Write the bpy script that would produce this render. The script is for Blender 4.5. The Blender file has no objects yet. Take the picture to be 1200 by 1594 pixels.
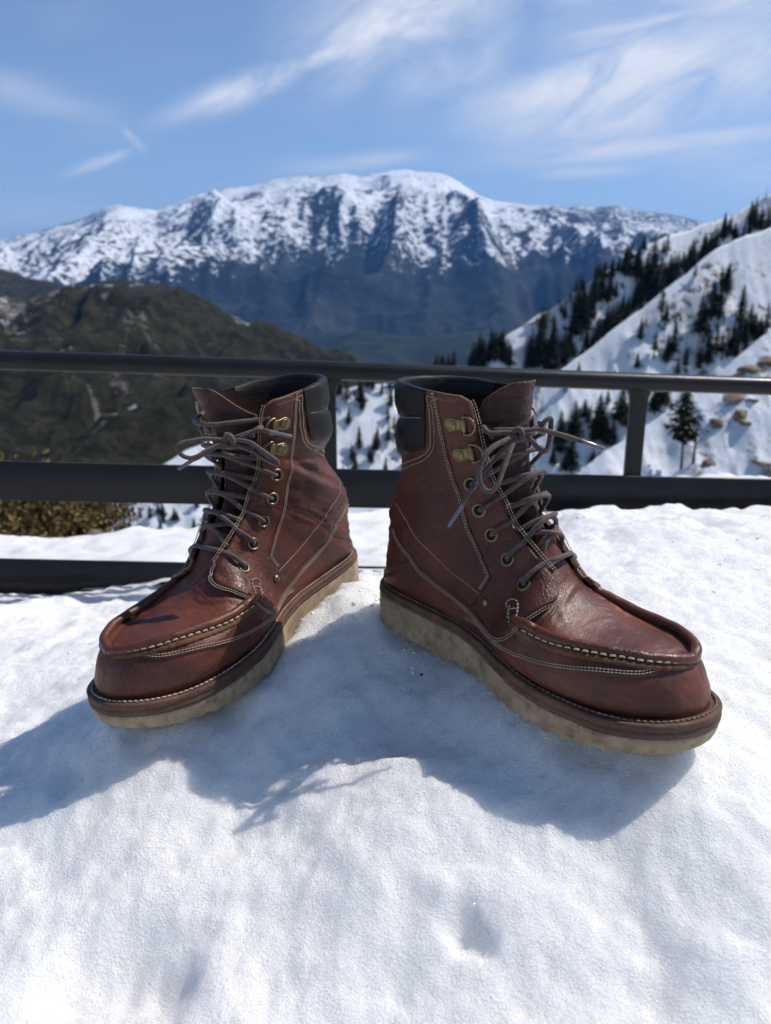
import bpy, bmesh, math, random
import numpy as np
from mathutils import Vector, Matrix
from mathutils.geometry import delaunay_2d_cdt
R = math.radians
scene = bpy.context.scene
col = scene.collection

# ------------------------------------------------------------------ camera, sky, sun, exposure
HOR = 470.0                                  # picture row of the horizon in the 1200 x 1594 photograph
PITCH = math.atan((797.0 - HOR) / 1200.0)
CAM = np.array([0.0, 0.0, 0.30])
cam_data = bpy.data.cameras.new('camera'); cam = bpy.data.objects.new('camera', cam_data); col.objects.link(cam)
cam.location = CAM; cam.rotation_euler = (math.pi/2 - PITCH, 0, 0)
cam_data.sensor_fit = 'HORIZONTAL'; cam_data.sensor_width = 36.0; cam_data.lens = 36.0
cam_data.clip_start = 0.02; cam_data.clip_end = 80000.0
cam_data.dof.use_dof = True; cam_data.dof.focus_distance = 0.60; cam_data.dof.aperture_fstop = 13.0
scene.camera = cam

SUN_AZ, SUN_EL = R(70), R(54)                # azimuth from +Y (view direction) towards +X (right)
sun_dir = Vector((math.sin(SUN_AZ)*math.cos(SUN_EL), math.cos(SUN_AZ)*math.cos(SUN_EL), math.sin(SUN_EL)))
sun_data = bpy.data.lights.new('sun', 'SUN'); sun_data.energy = 4.4; sun_data.angle = R(0.53); sun_data.color = (1.0, 0.94, 0.86)
sun = bpy.data.objects.new('sun', sun_data); col.objects.link(sun)
sun.rotation_euler = (-sun_dir).to_track_quat('-Z', 'Y').to_euler()

world = bpy.data.worlds.new('World'); scene.world = world; world.use_nodes = True
wt = world.node_tree; wt.nodes.clear()
def wn(t, **kw):
    n = wt.nodes.new(t)
    for k, v in kw.items(): setattr(n, k, v)
    return n
sky = wn('ShaderNodeTexSky', sky_type='NISHITA', sun_disc=False, sun_elevation=SUN_EL, sun_rotation=SUN_AZ, altitude=1800.0, air_density=1.0, dust_density=0.1, ozone_density=1.6)
bg = wn('ShaderNodeBackground'); bg.inputs['Strength'].default_value = 0.13
wo = wn('ShaderNodeOutputWorld')
# thin cirrus: wind-drawn noise everywhere, gathered into a few streaks and veils
def wl(a, b): wt.links.new(a, b)
def wm(op, a, b=0.0, clamp=False):
    n = wn('ShaderNodeMath', operation=op, use_clamp=clamp)
    for k, v in enumerate((a, b)):
        if isinstance(v, bpy.types.NodeSocket): wl(v, n.inputs[k])
        else: n.inputs[k].default_value = v
    return n.outputs[0]
tcw = wn('ShaderNodeTexCoord'); sepw = wn('ShaderNodeSeparateXYZ'); wl(tcw.outputs['Generated'], sepw.inputs[0])
AZ = wm('ARCTAN2', sepw.outputs[0], sepw.outputs[1]); EL = wm('ARCSINE', sepw.outputs[2])
def azel(px, py):
    f = np.array([0, math.cos(PITCH), -math.sin(PITCH)]); u = np.array([0, math.sin(PITCH), math.cos(PITCH)])
    d = np.array([(px-600)/1200, 0, 0]) + (797-py)/1200*u + f; d /= np.linalg.norm(d)
    return math.atan2(d[0], d[1]), math.asin(d[2])
def wnoise(angle, sx, sy, scale, detail, rough, dist):
    """noise drawn out along a direction in (azimuth, elevation)"""
    cb = wn('ShaderNodeCombineXYZ'); ca, sa = math.cos(angle), math.sin(angle)
    wl(wm('MULTIPLY', wm('ADD', wm('MULTIPLY', AZ, ca), wm('MULTIPLY', EL, sa)), sx), cb.inputs[0])
    wl(wm('MULTIPLY', wm('SUBTRACT', wm('MULTIPLY', EL, ca), wm('MULTIPLY', AZ, sa)), sy), cb.inputs[1])
    n = wn('ShaderNodeTexNoise'); wl(cb.outputs[0], n.inputs['Vector'])
    for k, v in (('Scale', scale), ('Detail', detail), ('Roughness', rough), ('Distortion', dist)): n.inputs[k].default_value = v
    return n.outputs['Fac']
def wramp(x, a, b): return wm('SMOOTH_MAX', 0.0, 0.0) if False else wm('MULTIPLY', wm('SUBTRACT', x, a), 1.0/(b-a), True)
def streak(p0, p1, width, power=1.0):
    a0, e0 = azel(*p0); a1, e1 = azel(*p1); am, em = (a0+a1)/2, (e0+e1)/2
    L = math.hypot(a1-a0, e1-e0)/2; ang = math.atan2(e1-e0, a1-a0); W = width/1200.0; ca, sa = math.cos(ang), math.sin(ang)
    da = wm('SUBTRACT', AZ, am); de = wm('SUBTRACT', EL, em)
    wob = wm('MULTIPLY', WOB, W*1.6)
    u = wm('DIVIDE', wm('ADD', wm('MULTIPLY', da, ca), wm('MULTIPLY', de, sa)), L)
    v = wm('DIVIDE', wm('ADD', wm('SUBTRACT', wm('MULTIPLY', de, ca), wm('MULTIPLY', da, sa)), wob), W)
    q = wm('ADD', wm('POWER', wm('ABSOLUTE', u), 3.0), wm('MULTIPLY', v, v))
    return wm('MULTIPLY', wm('EXPONENT', wm('MULTIPLY', q, -1.0)), power), ang
WOB = wm('SUBTRACT', wnoise(.3, 7, 16, 1.0, 3, .6, .4), .5)
fine1 = wnoise(.40, 5, 14, 1.5, 8, .68, .7); fine2 = wnoise(.16, 4, 24, 1.2, 8, .62, .7)
veil = wramp(wnoise(.30, 1.2, 3.2, 1.4, 3, .55, .8), .46, .78)
world.cycles.sampling_method = 'MANUAL'; world.cycles.sample_map_resolution = 256
total = wm('MULTIPLY', wm('MULTIPLY', veil, wramp(fine2, .40, .75)), .20)
for p0, p1, w, pw, fn in (((280, 178), (600, 45), 14, 1.1, fine1), ((470, 95), (800, -60), 52, .9, fine1), ((590, 150), (820, 40), 48, .45, fine1), ((745, 168), (1260, 70), 62, 1.1, fine1),
                          ((860, 60), (1300, -40), 100, .75, fine2), ((750, 250), (1260, 190), 17, .85, fine2), ((830, 272), (1010, 262), 9, .5, fine2), ((108, 270), (197, 236), 6, .9, fine1),
                          ((188, 198), (226, 236), 6, .4, fine1), ((-60, 120), (200, 200), 22, .35, fine2), ((440, 262), (660, 240), 11, .5, fine2), ((-80, 345), (150, 330), 22, .35, fine2), ((1000, 235), (1300, 270), 30, .4, fine2)):
    m, a = streak(p0, p1, w, pw)
    total = wm('MAXIMUM', total, wm('MULTIPLY', m, wm('ADD', .30, wm('MULTIPLY', wramp(fn, .34, .62), .85)), True))
total = wm('MULTIPLY', total, wramp(EL, -.02, .05), True)
cmix = wn('ShaderNodeMix', data_type='RGBA'); wl(total, cmix.inputs[0]); wl(sky.outputs[0], cmix.inputs[6]); cmix.inputs[7].default_value = (6.6, 6.8, 7.2, 1)
wl(cmix.outputs[2], bg.inputs['Color']); wl(bg.outputs[0], wo.inputs['Surface'])

scene.view_settings.view_transform = 'Standard'; scene.view_settings.look = 'None'
scene.view_settings.gamma = 1.0; scene.view_settings.use_curve_mapping = False
scene.view_settings.exposure = 0.12
scene.render.engine = 'CYCLES'
scene.cycles.use_denoising = True
scene.cycles.max_bounces = 6; scene.cycles.diffuse_bounces = 4; scene.cycles.glossy_bounces = 2; scene.cycles.transmission_bounces = 2; scene.cycles.volume_bounces = 0; scene.cycles.transparent_max_bounces = 4
scene.cycles.use_adaptive_sampling = True; scene.cycles.adaptive_threshold = 0.03; scene.cycles.adaptive_min_samples = 12
scene.cycles.caustics_reflective = False; scene.cycles.caustics_refractive = False
# ------------------------------------------------------------------ helpers
def cam_rows():
    f = np.array([0, math.cos(PITCH), -math.sin(PITCH)]); u = np.array([0, math.sin(PITCH), math.cos(PITCH)])
    return np.stack([np.array([1., 0, 0]), u, f])
CAMR = cam_rows()
def ray(px, py):
    d = np.array([(px-600)/1200, (797-py)/1200, 1.0]) @ CAMR
    return d
def at_y(px, py, y):
    """the point of the place seen at (px, py) of the photograph, y metres ahead"""
    d = ray(px, py); return CAM + d * (y / d[1])
def link(name, verts, faces, mat=None, parent=None, smooth=True, edges=()):
    me = bpy.data.meshes.new(name); me.from_pydata([tuple(map(float, v)) for v in verts], list(edges), [tuple(map(int, f)) for f in faces]); me.update()
    if smooth: me.polygons.foreach_set('use_smooth', [True]*len(me.polygons))
    if mat: me.materials.append(mat)
    o = bpy.data.objects.new(name, me); col.objects.link(o)
    if parent: o.parent = parent
    return o
def empty(name, loc=(0,0,0), parent=None):
    o = bpy.data.objects.new(name, None); o.empty_display_size = .05; col.objects.link(o); o.location = loc
    if parent: o.parent = parent
    return o
def tag(o, label=None, cat=None, group=None, kind=None):
    if label: o['label'] = label
    if cat: o['category'] = cat
    if group: o['group'] = group
    if kind: o['kind'] = kind
    return o
def grid_faces(nr, nc, closed_c=False, closed_r=False, off=0, flip=False):
    F = []
    for i in range(nr if closed_r else nr-1):
        for j in range(nc if closed_c else nc-1):
            a = i*nc + j; b = i*nc + (j+1) % nc; c = ((i+1) % nr)*nc + (j+1) % nc; d = ((i+1) % nr)*nc + j
            F.append((off+a, off+d, off+c, off+b) if flip else (off+a, off+b, off+c, off+d))
    return F
def smooth_path(P, n, closed=False):
    """Catmull-Rom through points, resampled to n points evenly along its length"""
    P = np.asarray(P, float); m = len(P)
    if closed: Q = np.concatenate([P[-1:], P, P[:2]])
    else: Q = np.concatenate([2*P[:1]-P[1:2], P, 2*P[-1:]-P[-2:-1]])
    out = []
    segs = m if closed else m-1
    t = np.linspace(0, 1, 24, endpoint=False)
    for i in range(segs):
        p0, p1, p2, p3 = Q[i], Q[i+1], Q[i+2], Q[i+3]
        T = t[:, None]
        out.append(.5*((2*p1)+(p2-p0)*T+(2*p0-5*p1+4*p2-p3)*T*T+(3*p1-p0-3*p2+p3)*T**3))
    if not closed: out.append(P[-1:])
    A = np.concatenate(out)
    if closed: A = np.concatenate([A, A[:1]])
    d = np.r_[0, np.cumsum(np.linalg.norm(np.diff(A, axis=0), axis=1))]
    s = np.linspace(0, d[-1], n+1)[:-1] if closed else np.linspace(0, d[-1], n)
    return np.stack([np.interp(s, d, A[:, k]) for k in range(A.shape[1])], 1)
def tube_geo(P, r, ns=8, up=None, flat=1.0, caps=True, closed=False, twist=0.0):
    """verts, faces of a tube along P; r scalar or per point; up: normals at the points (for a flattened section)"""
    P = np.asarray(P, float); n = len(P); r = np.broadcast_to(np.asarray(r, float), (n,))
    T = np.roll(P, -1, 0) - np.roll(P, 1, 0) if closed else np.gradient(P, axis=0)
    T /= np.linalg.norm(T, axis=1, keepdims=True) + 1e-12
    N = np.zeros_like(P)
    if up is not None:
        U = np.asarray(up, float); U = np.broadcast_to(U, P.shape)
        N = U - np.sum(U*T, 1, keepdims=True)*T; N /= np.linalg.norm(N, axis=1, keepdims=True) + 1e-12
    else:
        a = np.array([0, 0, 1.]) if abs(T[0, 2]) < .9 else np.array([1., 0, 0])
        v = a - T[0]*(a@T[0]); v /= np.linalg.norm(v); N[0] = v
        for i in range(1, n):
            v = N[i-1] - T[i]*(N[i-1]@T[i]); N[i] = v/(np.linalg.norm(v)+1e-12)
    B = np.cross(T, N)
    ang = np.linspace(0, 2*np.pi, ns, endpoint=False)
    V = []
    for i in range(n):
        c, s = np.cos(ang+twist*i), np.sin(ang+twist*i)
        V.append(P[i] + r[i]*(flat*c[:, None]*N[i] + s[:, None]*B[i]))
    V = np.concatenate(V)
    F = grid_faces(n, ns, closed_c=True, closed_r=closed, flip=False)
    if caps and not closed:
        F.append(tuple(range(ns))[::-1]); F.append(tuple(range((n-1)*ns, n*ns)))
    return V, F
class Geo:
    """collects shapes for ONE mesh"""
    def __init__(s): s.v = []; s.f = []; s.n = 0
    def add(s, V, F):
        V = np.asarray(V); s.v.append(V); s.f += [tuple(i+s.n for i in f) for f in F]; s.n += len(V); return s
    def tube(s, *a, **k): return s.add(*tube_geo(*a, **k))
    def box(s, c, d, rot=None):
        c = np.asarray(c, float); d = np.asarray(d, float)/2
        V = np.array([[x, y, z] for x in (-1, 1) for y in (-1, 1) for z in (-1, 1)])*d
        if rot is not None: V = V @ np.asarray(rot).T
        return s.add(V+c, [(0,1,3,2),(4,6,7,5),(0,4,5,1),(2,3,7,6),(0,2,6,4),(1,5,7,3)])
    def build(s, name, mat, parent=None, smooth=True):
        return link(name, np.concatenate(s.v), s.f, mat, parent, smooth)
_TAB = {}
def fbm(x, y, seed=0, octaves=5, lac=2.0, gain=.5, ridged=False):
    """value noise on arrays"""
    x, y = np.broadcast_arrays(x, y); out = np.zeros(x.shape); amp = 1.0; tot = 0
    for o in range(octaves):
        if (seed, o) not in _TAB:
            rs = np.random.RandomState(seed*131+o); _TAB[seed, o] = (rs.rand(256, 256), *(rs.rand(2)*100))
        tab, ox, oy = _TAB[seed, o]
        X = x*lac**o + ox; Y = y*lac**o + oy
        xi = np.floor(X).astype(int); yi = np.floor(Y).astype(int); fx = X-xi; fy = Y-yi
        fx = fx*fx*fx*(fx*(fx*6-15)+10); fy = fy*fy*fy*(fy*(fy*6-15)+10)
        g = lambda a, b: tab[a % 256, b % 256]
        n = (g(xi, yi)*(1-fx)+g(xi+1, yi)*fx)*(1-fy) + (g(xi, yi+1)*(1-fx)+g(xi+1, yi+1)*fx)*fy
        n = 2*n-1
        if ridged: n = 1-2*np.abs(n)
        out += n*amp; tot += amp; amp *= gain
    return out/tot
def sstep(a, b, x):
    t = np.clip((x-a)/(b-a), 0, 1); return t*t*(3-2*t)
# ------------------------------------------------------------------ materials
def material(name):
    m = bpy.data.materials.new(name); m.use_nodes = True; nt = m.node_tree
    return m, nt, nt.nodes['Principled BSDF']
class NT:
    def __init__(s, nt): s.t = nt
    def n(s, t, ins=None, **kw):
        nd = s.t.nodes.new(t)
        for k, v in kw.items(): setattr(nd, k, v)
        for k, v in (ins or {}).items():
            if isinstance(v, bpy.types.NodeSocket): s.t.links.new(v, nd.inputs[k])
            else: nd.inputs[k].default_value = v
        return nd
    def noise(s, vec, scale, detail=4, rough=.5, dist=0): return s.n('ShaderNodeTexNoise', {'Vector': vec, 'Scale': scale, 'Detail': detail, 'Roughness': rough, 'Distortion': dist}).outputs['Fac']
    def ramp(s, fac, stops, interp='LINEAR'):
        nd = s.n('ShaderNodeValToRGB', {'Fac': fac}); e = nd.color_ramp.elements; nd.color_ramp.interpolation = interp
        while len(e) < len(stops): e.new(.5)
        for el, (p, c) in zip(e, stops):
            el.position = p; el.color = c if len(c) == 4 else (*c, 1)
        return nd.outputs['Color']
    def math(s, op, a, b=0.0, c=0.0, clamp=False): return s.n('ShaderNodeMath', {0: a, 1: b, 2: c}, operation=op, use_clamp=clamp).outputs[0]
    def mix(s, fac, a, b, blend='MIX'):
        nd = s.n('ShaderNodeMix', data_type='RGBA', blend_type=blend)
        for k, v in ((0, fac), (6, a), (7, b)):
            if isinstance(v, bpy.types.NodeSocket): s.t.links.new(v, nd.inputs[k])
            else: nd.inputs[k].default_value = v if k == 0 or len(v) == 4 else (*v, 1)
        return nd.outputs[2]
    def bump(s, h, strength=.3, dist=.001, normal=None):
        ins = {'Height': h, 'Strength': strength, 'Distance': dist}
        if normal: ins['Normal'] = normal
        return s.n('ShaderNodeBump', ins).outputs[0]
    def coord(s, kind='Object'): return s.n('ShaderNodeTexCoord').outputs[kind]
    def link(s, a, b): s.t.links.new(a, b)
# ------------------------------------------------------------------ boot materials
def leather(name, dark, mid, light, rough=.42, grain=1.0, scuff=.5, spec=.42):
    m, nt, b = material(name); g = NT(nt); co = g.coord()
    big = g.noise(co, 22, 5, .6); fine = g.noise(co, 260, 4, .6)
    f = g.math('ADD', g.math('MULTIPLY', big, .75), g.math('MULTIPLY', fine, .25))
    c = g.ramp(f, [(.28, dark), (.50, mid), (.76, light)])
    # pebbled grain: cells with fine creases between them
    warp = g.n('ShaderNodeVectorMath', {0: co, 1: g.n('ShaderNodeVectorMath', {0: g.n('ShaderNodeTexNoise', {'Vector': co, 'Scale': 180., 'Detail': 3.}).outputs['Color'], 'Scale': .004}, operation='SCALE').outputs[0]}, operation='ADD').outputs[0]
    st = g.n('ShaderNodeMapping', {'Vector': warp, 'Scale': (1., 1.3, .8)}).outputs[0]
    vor = g.n('ShaderNodeTexVoronoi', {'Vector': st, 'Scale': 420.}, feature='DISTANCE_TO_EDGE').outputs['Distance']
    cell = g.ramp(vor, [(0, (0, 0, 0)), (.13, (1, 1, 1))])
    vor2 = g.n('ShaderNodeTexVoronoi', {'Vector': warp, 'Scale': 95.}, feature='DISTANCE_TO_EDGE').outputs['Distance']
    crack = g.ramp(vor2, [(0, (0, 0, 0)), (.05, (1, 1, 1))])
    wear = g.ramp(g.noise(co, 38, 6, .7), [(.50, (0, 0, 0)), (.68, (1, 1, 1))])
    c = g.mix(g.math('MULTIPLY', g.math('SUBTRACT', 1., cell), .35), c, dark)
    c = g.mix(g.math('MULTIPLY', g.math('MULTIPLY', g.math('SUBTRACT', 1., crack), wear), .5), c, dark)
    # pale scuffs
    sc = g.ramp(g.noise(g.n('ShaderNodeMapping', {'Vector': co, 'Scale': (1, 1, 3.)}).outputs[0], 70, 8, .75, 1.5), [(.62, (0, 0, 0)), (.74, (1, 1, 1))])
    c = g.mix(g.math('MULTIPLY', sc, .25*scuff), c, light)
    g.link(c, b.inputs['Base Color'])
    r = g.math('ADD', g.math('MULTIPLY', g.noise(co, 55, 6, .65), .34), rough - .17)
    r = g.math('ADD', r, g.math('MULTIPLY', sc, .15)); g.link(r, b.inputs['Roughness'])
    b.inputs['Specular IOR Level'].default_value = spec
    h = g.math('ADD', g.math('MULTIPLY', cell, .75), g.math('ADD', g.math('MULTIPLY', g.noise(co, 520, 3, .6), .3), g.math('MULTIPLY', g.math('MULTIPLY', crack, wear), .7)))
    n1 = g.bump(g.noise(co, 60, 3, .5), .16, .0012)
    g.link(g.bump(h, .60*grain, .0004, n1), b.inputs['Normal'])
    return m
M = {}
M['leather'] = leather('oxblood_leather', (.018, .0054, .0038), (.090, .0208, .0112), (.195, .051, .0245))
M['leather_toe'] = leather('worn_toe_leather', (.028, .0082, .0052), (.110, .0265, .0135), (.215, .060, .028), rough=.46, grain=.5)
M['leather_tongue'] = leather('tongue_leather', (.020, .008, .0065), (.052, .016, .011), (.095, .030, .019), rough=.44, grain=1.4)
M['leather_dark'] = leather('lining_leather', (.007, .0045, .004), (.018, .0085, .006), (.032, .015, .010), rough=.6, spec=.15)
M['leather_black'] = leather('black_collar_leather', (.007, .006, .006), (.014, .012, .0115), (.026, .023, .022), rough=.48, grain=.6, scuff=.3, spec=.22)
M['raw_edge'] = leather('raw_leather_edge', (.05, .020, .009), (.14, .058, .023), (.26, .12, .05), rough=.75, grain=1.2)
M['ridge'] = leather('seam_roll_leather', (.038, .011, .007), (.105, .028, .014), (.19, .065, .028), rough=.36, grain=.6)
M['welt'] = leather('welt_leather', (.040, .019, .012), (.115, .052, .030), (.25, .135, .078), rough=.62, grain=1.3, scuff=1.0)
def plain(name, c, rough=.5, metal=0., bump=0., scale=300., var=.2):
    m, nt, b = material(name); g = NT(nt); co = g.coord()
    f = g.noise(co, scale*.2, 5, .6)
    g.link(g.ramp(f, [(.3, tuple(x*(1-var) for x in c)), (.7, tuple(min(1, x*(1+var)) for x in c))]), b.inputs['Base Color'])
    b.inputs['Metallic'].default_value = metal
    g.link(g.math('ADD', g.math('MULTIPLY', g.noise(co, scale*.4, 4), .2), rough-.1), b.inputs['Roughness'])
    if bump: g.link(g.bump(g.noise(co, scale, 4, .6), bump, .0005), b.inputs['Normal'])
    return m
M['thread'] = plain('cream_thread', (.42, .34, .24), .8, var=.3)
M['thread_dark'] = plain('welt_thread', (.20, .135, .08), .8, var=.4)
M['brass'] = plain('antique_brass', (.235, .18, .095), .42, 1.0, .15, 900, .3)
M['shade_grit_black'] = plain('eyelet_shade_disc', (.006, .005, .005), .9)  # black of the discs that paint hole shade; also the grit's own colour
M['aglet'] = plain('clear_aglet', (.16, .15, .17), .18)
def lace_mat():
    m, nt, b = material('waxed_lace'); g = NT(nt); co = g.coord()
    f = g.noise(co, 240, 6, .7); w = g.n('ShaderNodeTexWave', {'Vector': g.n('ShaderNodeMapping', {'Vector': co, 'Rotation': (.6, .9, .4)}).outputs[0], 'Scale': 520., 'Distortion': 3., 'Detail': 3.}).outputs['Fac']
    g.link(g.ramp(f, [(.25, (.045, .029, .026)), (.55, (.095, .064, .057)), (.8, (.16, .112, .10))]), b.inputs['Base Color'])
    b.inputs['Roughness'].default_value = .82
    b.inputs['Sheen Weight'].default_value = .25; b.inputs['Sheen Roughness'].default_value = .4
    g.link(g.bump(g.math('ADD', w, g.noise(co, 1500, 3)), .5, .0003), b.inputs['Normal'])
    return m
M['lace'] = lace_mat()
def crepe_mat():
    m, nt, b = material('crepe_rubber'); g = NT(nt); co = g.coord()
    f = g.noise(co, 40, 7, .65)
    c = g.ramp(f, [(.28, (.180, .120, .068)), (.5, (.330, .238, .142)), (.72, (.44, .335, .21))])
    dirt = g.ramp(g.noise(co, 75, 8, .75), [(.48, (0, 0, 0)), (.66, (1, 1, 1))])
    c = g.mix(g.math('MULTIPLY', dirt, .75), c, (.10, .072, .045))
    st = g.ramp(g.noise(g.n('ShaderNodeMapping', {'Vector': co, 'Scale': (1, 1, .15)}).outputs[0], 330, 5, .7), [(.45, (0, 0, 0)), (.7, (1, 1, 1))])
    c = g.mix(g.math('MULTIPLY', st, .25), c, (.16, .11, .065))
    g.link(c, b.inputs['Base Color']); b.inputs['Roughness'].default_value = .72
    b.inputs['Subsurface Weight'].default_value = .12; b.inputs['Subsurface Radius'].default_value = (.004, .0025, .0015); b.inputs['Subsurface Scale'].default_value = 1.0
    g.link(g.bump(g.math('ADD', g.noise(co, 420, 5, .7), g.math('MULTIPLY', g.noise(co, 90, 4), .8)), .5, .0006), b.inputs['Normal'])
    return m
M['crepe'] = crepe_mat()
# ------------------------------------------------------------------ boot surface (numpy)
def interp(x, xp, fp):
    """monotone cubic (pchip-like) interpolation of control points"""
    xp = np.asarray(xp, float); fp = np.asarray(fp, float); x = np.asarray(x, float)
    h = np.diff(xp); d = np.diff(fp) / h
    m = np.zeros_like(fp)
    for i in range(1, len(fp) - 1):
        if d[i-1] * d[i] > 0:
            w1 = 2*h[i] + h[i-1]; w2 = h[i] + 2*h[i-1]
            m[i] = (w1 + w2) / (w1/d[i-1] + w2/d[i])
    m[0] = d[0]; m[-1] = d[-1]
    k = np.clip(np.searchsorted(xp, x) - 1, 0, len(h) - 1)
    t = np.clip((x - xp[k]) / h[k], 0, 1)
    return ((1+2*t)*(1-t)**2*fp[k] + t*(1-t)**2*h[k]*m[k] + t*t*(3-2*t)*fp[k+1] + t*t*(t-1)*h[k]*m[k+1])

# welt outline in plan: half widths on the medial / lateral side against the arc parameter q
OUT_X = [0.000, 0.0015, 0.006, 0.014, 0.030, 0.060, 0.100, 0.130, 0.160, 0.190, 0.215, 0.240, 0.262, 0.280, 0.293, 0.3005, 0.304, 0.305]
OUT_M = [0.000, 0.0108, 0.0205, 0.0275, 0.0330, 0.0350, 0.0358, 0.0415, 0.0540, 0.0635, 0.0655, 0.0635, 0.0565, 0.0455, 0.0325, 0.0200, 0.0098, 0.0]
OUT_L = [0.000, 0.0112, 0.0222, 0.0305, 0.0378, 0.0415, 0.0425, 0.0425, 0.0430, 0.0450, 0.0465, 0.0460, 0.0425, 0.0365, 0.0280, 0.0180, 0.0088, 0.0]
def welt_curve(n=140, inset=0.0):
    """closed plan outline (x, y); +y is lateral, -y is medial"""
    q = np.linspace(0, 1, n)
    k = np.linspace(0, 1, len(OUT_X))
    xs = interp(q, k, OUT_X)
    a = np.stack([xs, interp(q, k, OUT_L)], 1)
    b = np.stack([xs, -interp(q, k, OUT_M)], 1)
    p = np.concatenate([a, b[::-1][1:-1]])
    if inset:
        t = np.roll(p, -1, 0) - np.roll(p, 1, 0)
        t /= np.linalg.norm(t, axis=1, keepdims=True) + 1e-12
        nrm = np.stack([t[:, 1], -t[:, 0]], 1)          # inward for this winding
        c = p.mean(0)
        if np.sum(nrm * (c - p)) < 0: nrm = -nrm
        p = p + nrm * inset
    return p
def half(x, side):
    return interp(x, OUT_X, OUT_L if side > 0 else OUT_M)
def z_weld(x):     # top of the welt
    return interp(x, [0, .05, .10, .16, .21, .26, .305], [.0415, .0405, .0385, .0345, .0315, .0305, .0335])
def z_floor(x):    # underside of the outsole
    return interp(x, [0, .03, .10, .18, .22, .26, .305], [.0035, .0, .0, .0, .0010, .0040, .0110])

# stations: T (front / top profile), B (sole / back profile)
ST = dict(
 T=[(.2785,.0680),(.2775,.0688),(.2740,.0700),(.2675,.0710),(.2575,.0722),(.2420,.0722),(.2220,.0745),(.2030,.0808),(.1860,.0920),(.1710,.1095),
    (.1600,.1300),(.1530,.1420),(.1490,.1500),(.1460,.1580),(.1430,.1670),(.1400,.1770),(.1380,.1870),(.1370,.1970),(.1370,.2070),(.1378,.2150),(.1390,.2230)],
 Bx=[.2970,.2958,.2905,.2800,.2640,.2430,.2200,.1950,.1660,.1280,.0850,.0450,.0200,.0090,.0060,.0060,.0095,.0145,.0175,.0180,.0165],
 Bz=[None]*12 + [.0420,.0460,.0600,.0850,.1120,.1420,.1720,.1980,.2225],
)
COLS_S = {'box':[0,.035,.12,.36,.60,.82,1], 'ins':[0,.05,.17,.36,.58,.80,1], 'ell':[0,.067,.25,.5,.75,.933,1]}
INSET = .0062
def build_net():
    n = len(ST['T']); T = np.array(ST['T']); Bx = np.array(ST['Bx'])
    Bz = np.array([z_weld(x) - .001 if z is None else z for x, z in zip(ST['Bx'], ST['Bz'])])
    B = np.stack([Bx, Bz], 1)
    box = np.array([0,.43,.80,.965,1.0,1.0,.985]); ins = np.array([0,.34,.64,.86,.97,1.02,1.0])
    hee = np.array([0,.36,.70,.96,1.06,1.06,1.0])
    net = np.zeros((2, n, 7, 3))
    for si, side in enumerate((1, -1)):
        for i in range(n):
            if i <= 11:
                # the upper footprint is the welt outline pulled in
                x = Bx[i]
                if i == 0: wo = 0.0
                else:
                    xx = np.interp(x, [.0, .297], [.0, .305])
                    wo = max(half(xx, side) - INSET * np.clip((.305 - xx) / .012, .3, 1), .0)
                if i <= 5:   s, w = COLS_S['box'], box
                elif i == 6: s, w = np.array(COLS_S['box'])*.85 + .15*np.array(COLS_S['ins']), box*.85+ins*.15
                elif i == 7: s, w = np.array(COLS_S['box'])*.6 + .4*np.array(COLS_S['ins']), box*.6+ins*.4
                elif i == 8: s, w = np.array(COLS_S['box'])*.2 + .8*np.array(COLS_S['ins']), box*.2+ins*.8
                elif i <= 9: s, w = COLS_S['ins'], ins
                elif i == 10: s, w = np.array(COLS_S['ell'])*.4 + .6*np.array(COLS_S['ins']), hee*.6+ins*.4
                else:        s, w = np.array(COLS_S['ell'])*.7 + .3*np.array(COLS_S['ins']), hee
                w = np.array(w) * wo
            else:
                s = COLS_S['ell']
                W = {12:.0350,13:.0350,14:.0348,15:.0345,16:.0352,17:.0370,18:.0395,19:.0420,20:.0440}[i]
                w = np.array([0,.46,.82,1,.90,.56,0]) * W
                if i == 12: w = np.array([0,.013,.0245,.0325,.0340,.0310,.0240])
                if i == 13: w = np.array([0,.0135,.0255,.0330,.0340,.0270,.0130])
                if i == 14: w = np.array([0,.0145,.0270,.0340,.0340,.0225,0])
            s = np.array(s)
            net[si, i, :, 0] = T[i,0]*(1-s) + B[i,0]*s
            net[si, i, :, 2] = T[i,1]*(1-s) + B[i,1]*s
            net[si, i, :, 1] = side * w
            bl = np.array([0,0,.15,.85,1,.75,.15]) * [1,1,.95,.85,.6,.35,.15][i] if i < 7 else 0
            net[si, i, :, 0] += bl * (.0045 if i < 4 else .002)
            net[si, i, :, 1] *= 1 + .05*bl
    return net
NET = build_net()
NV = NET.shape[1] - 1      # v runs 0 (toe tip) .. NV (collar), th runs 0 (front ridge) .. 6 (sole edge / back seam)
def pad_net(si):
    net, oth = NET[si], NET[1-si]; out = np.zeros((NV+4, 10, 3))
    for i in range(-1, NV+3):
        for j in range(-1, 9):
            ii = min(abs(i), NV); jj = -j if j < 0 else (12-j if j > 6 else j)
            other = (j < 0) ^ (i < 0) ^ (j > 6 and ii >= 13)
            P = (oth if other else net)[ii, jj]
            if j > 6 and ii < 13: P = net[ii, 6]*(j-5) - net[ii, 5]*(j-6)
            if i > NV: P = net[NV, jj]*(1+i-NV) - net[NV-1, jj]*(i-NV)
            out[i+1, j+1] = P
    return out
PADNET = [pad_net(0), pad_net(1)]
def cr(p0, p1, p2, p3, t):
    t = t[..., None]
    return .5*((2*p1) + (p2-p0)*t + (2*p0-5*p1+4*p2-p3)*t*t + (3*p1-p0-3*p2+p3)*t*t*t)
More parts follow.
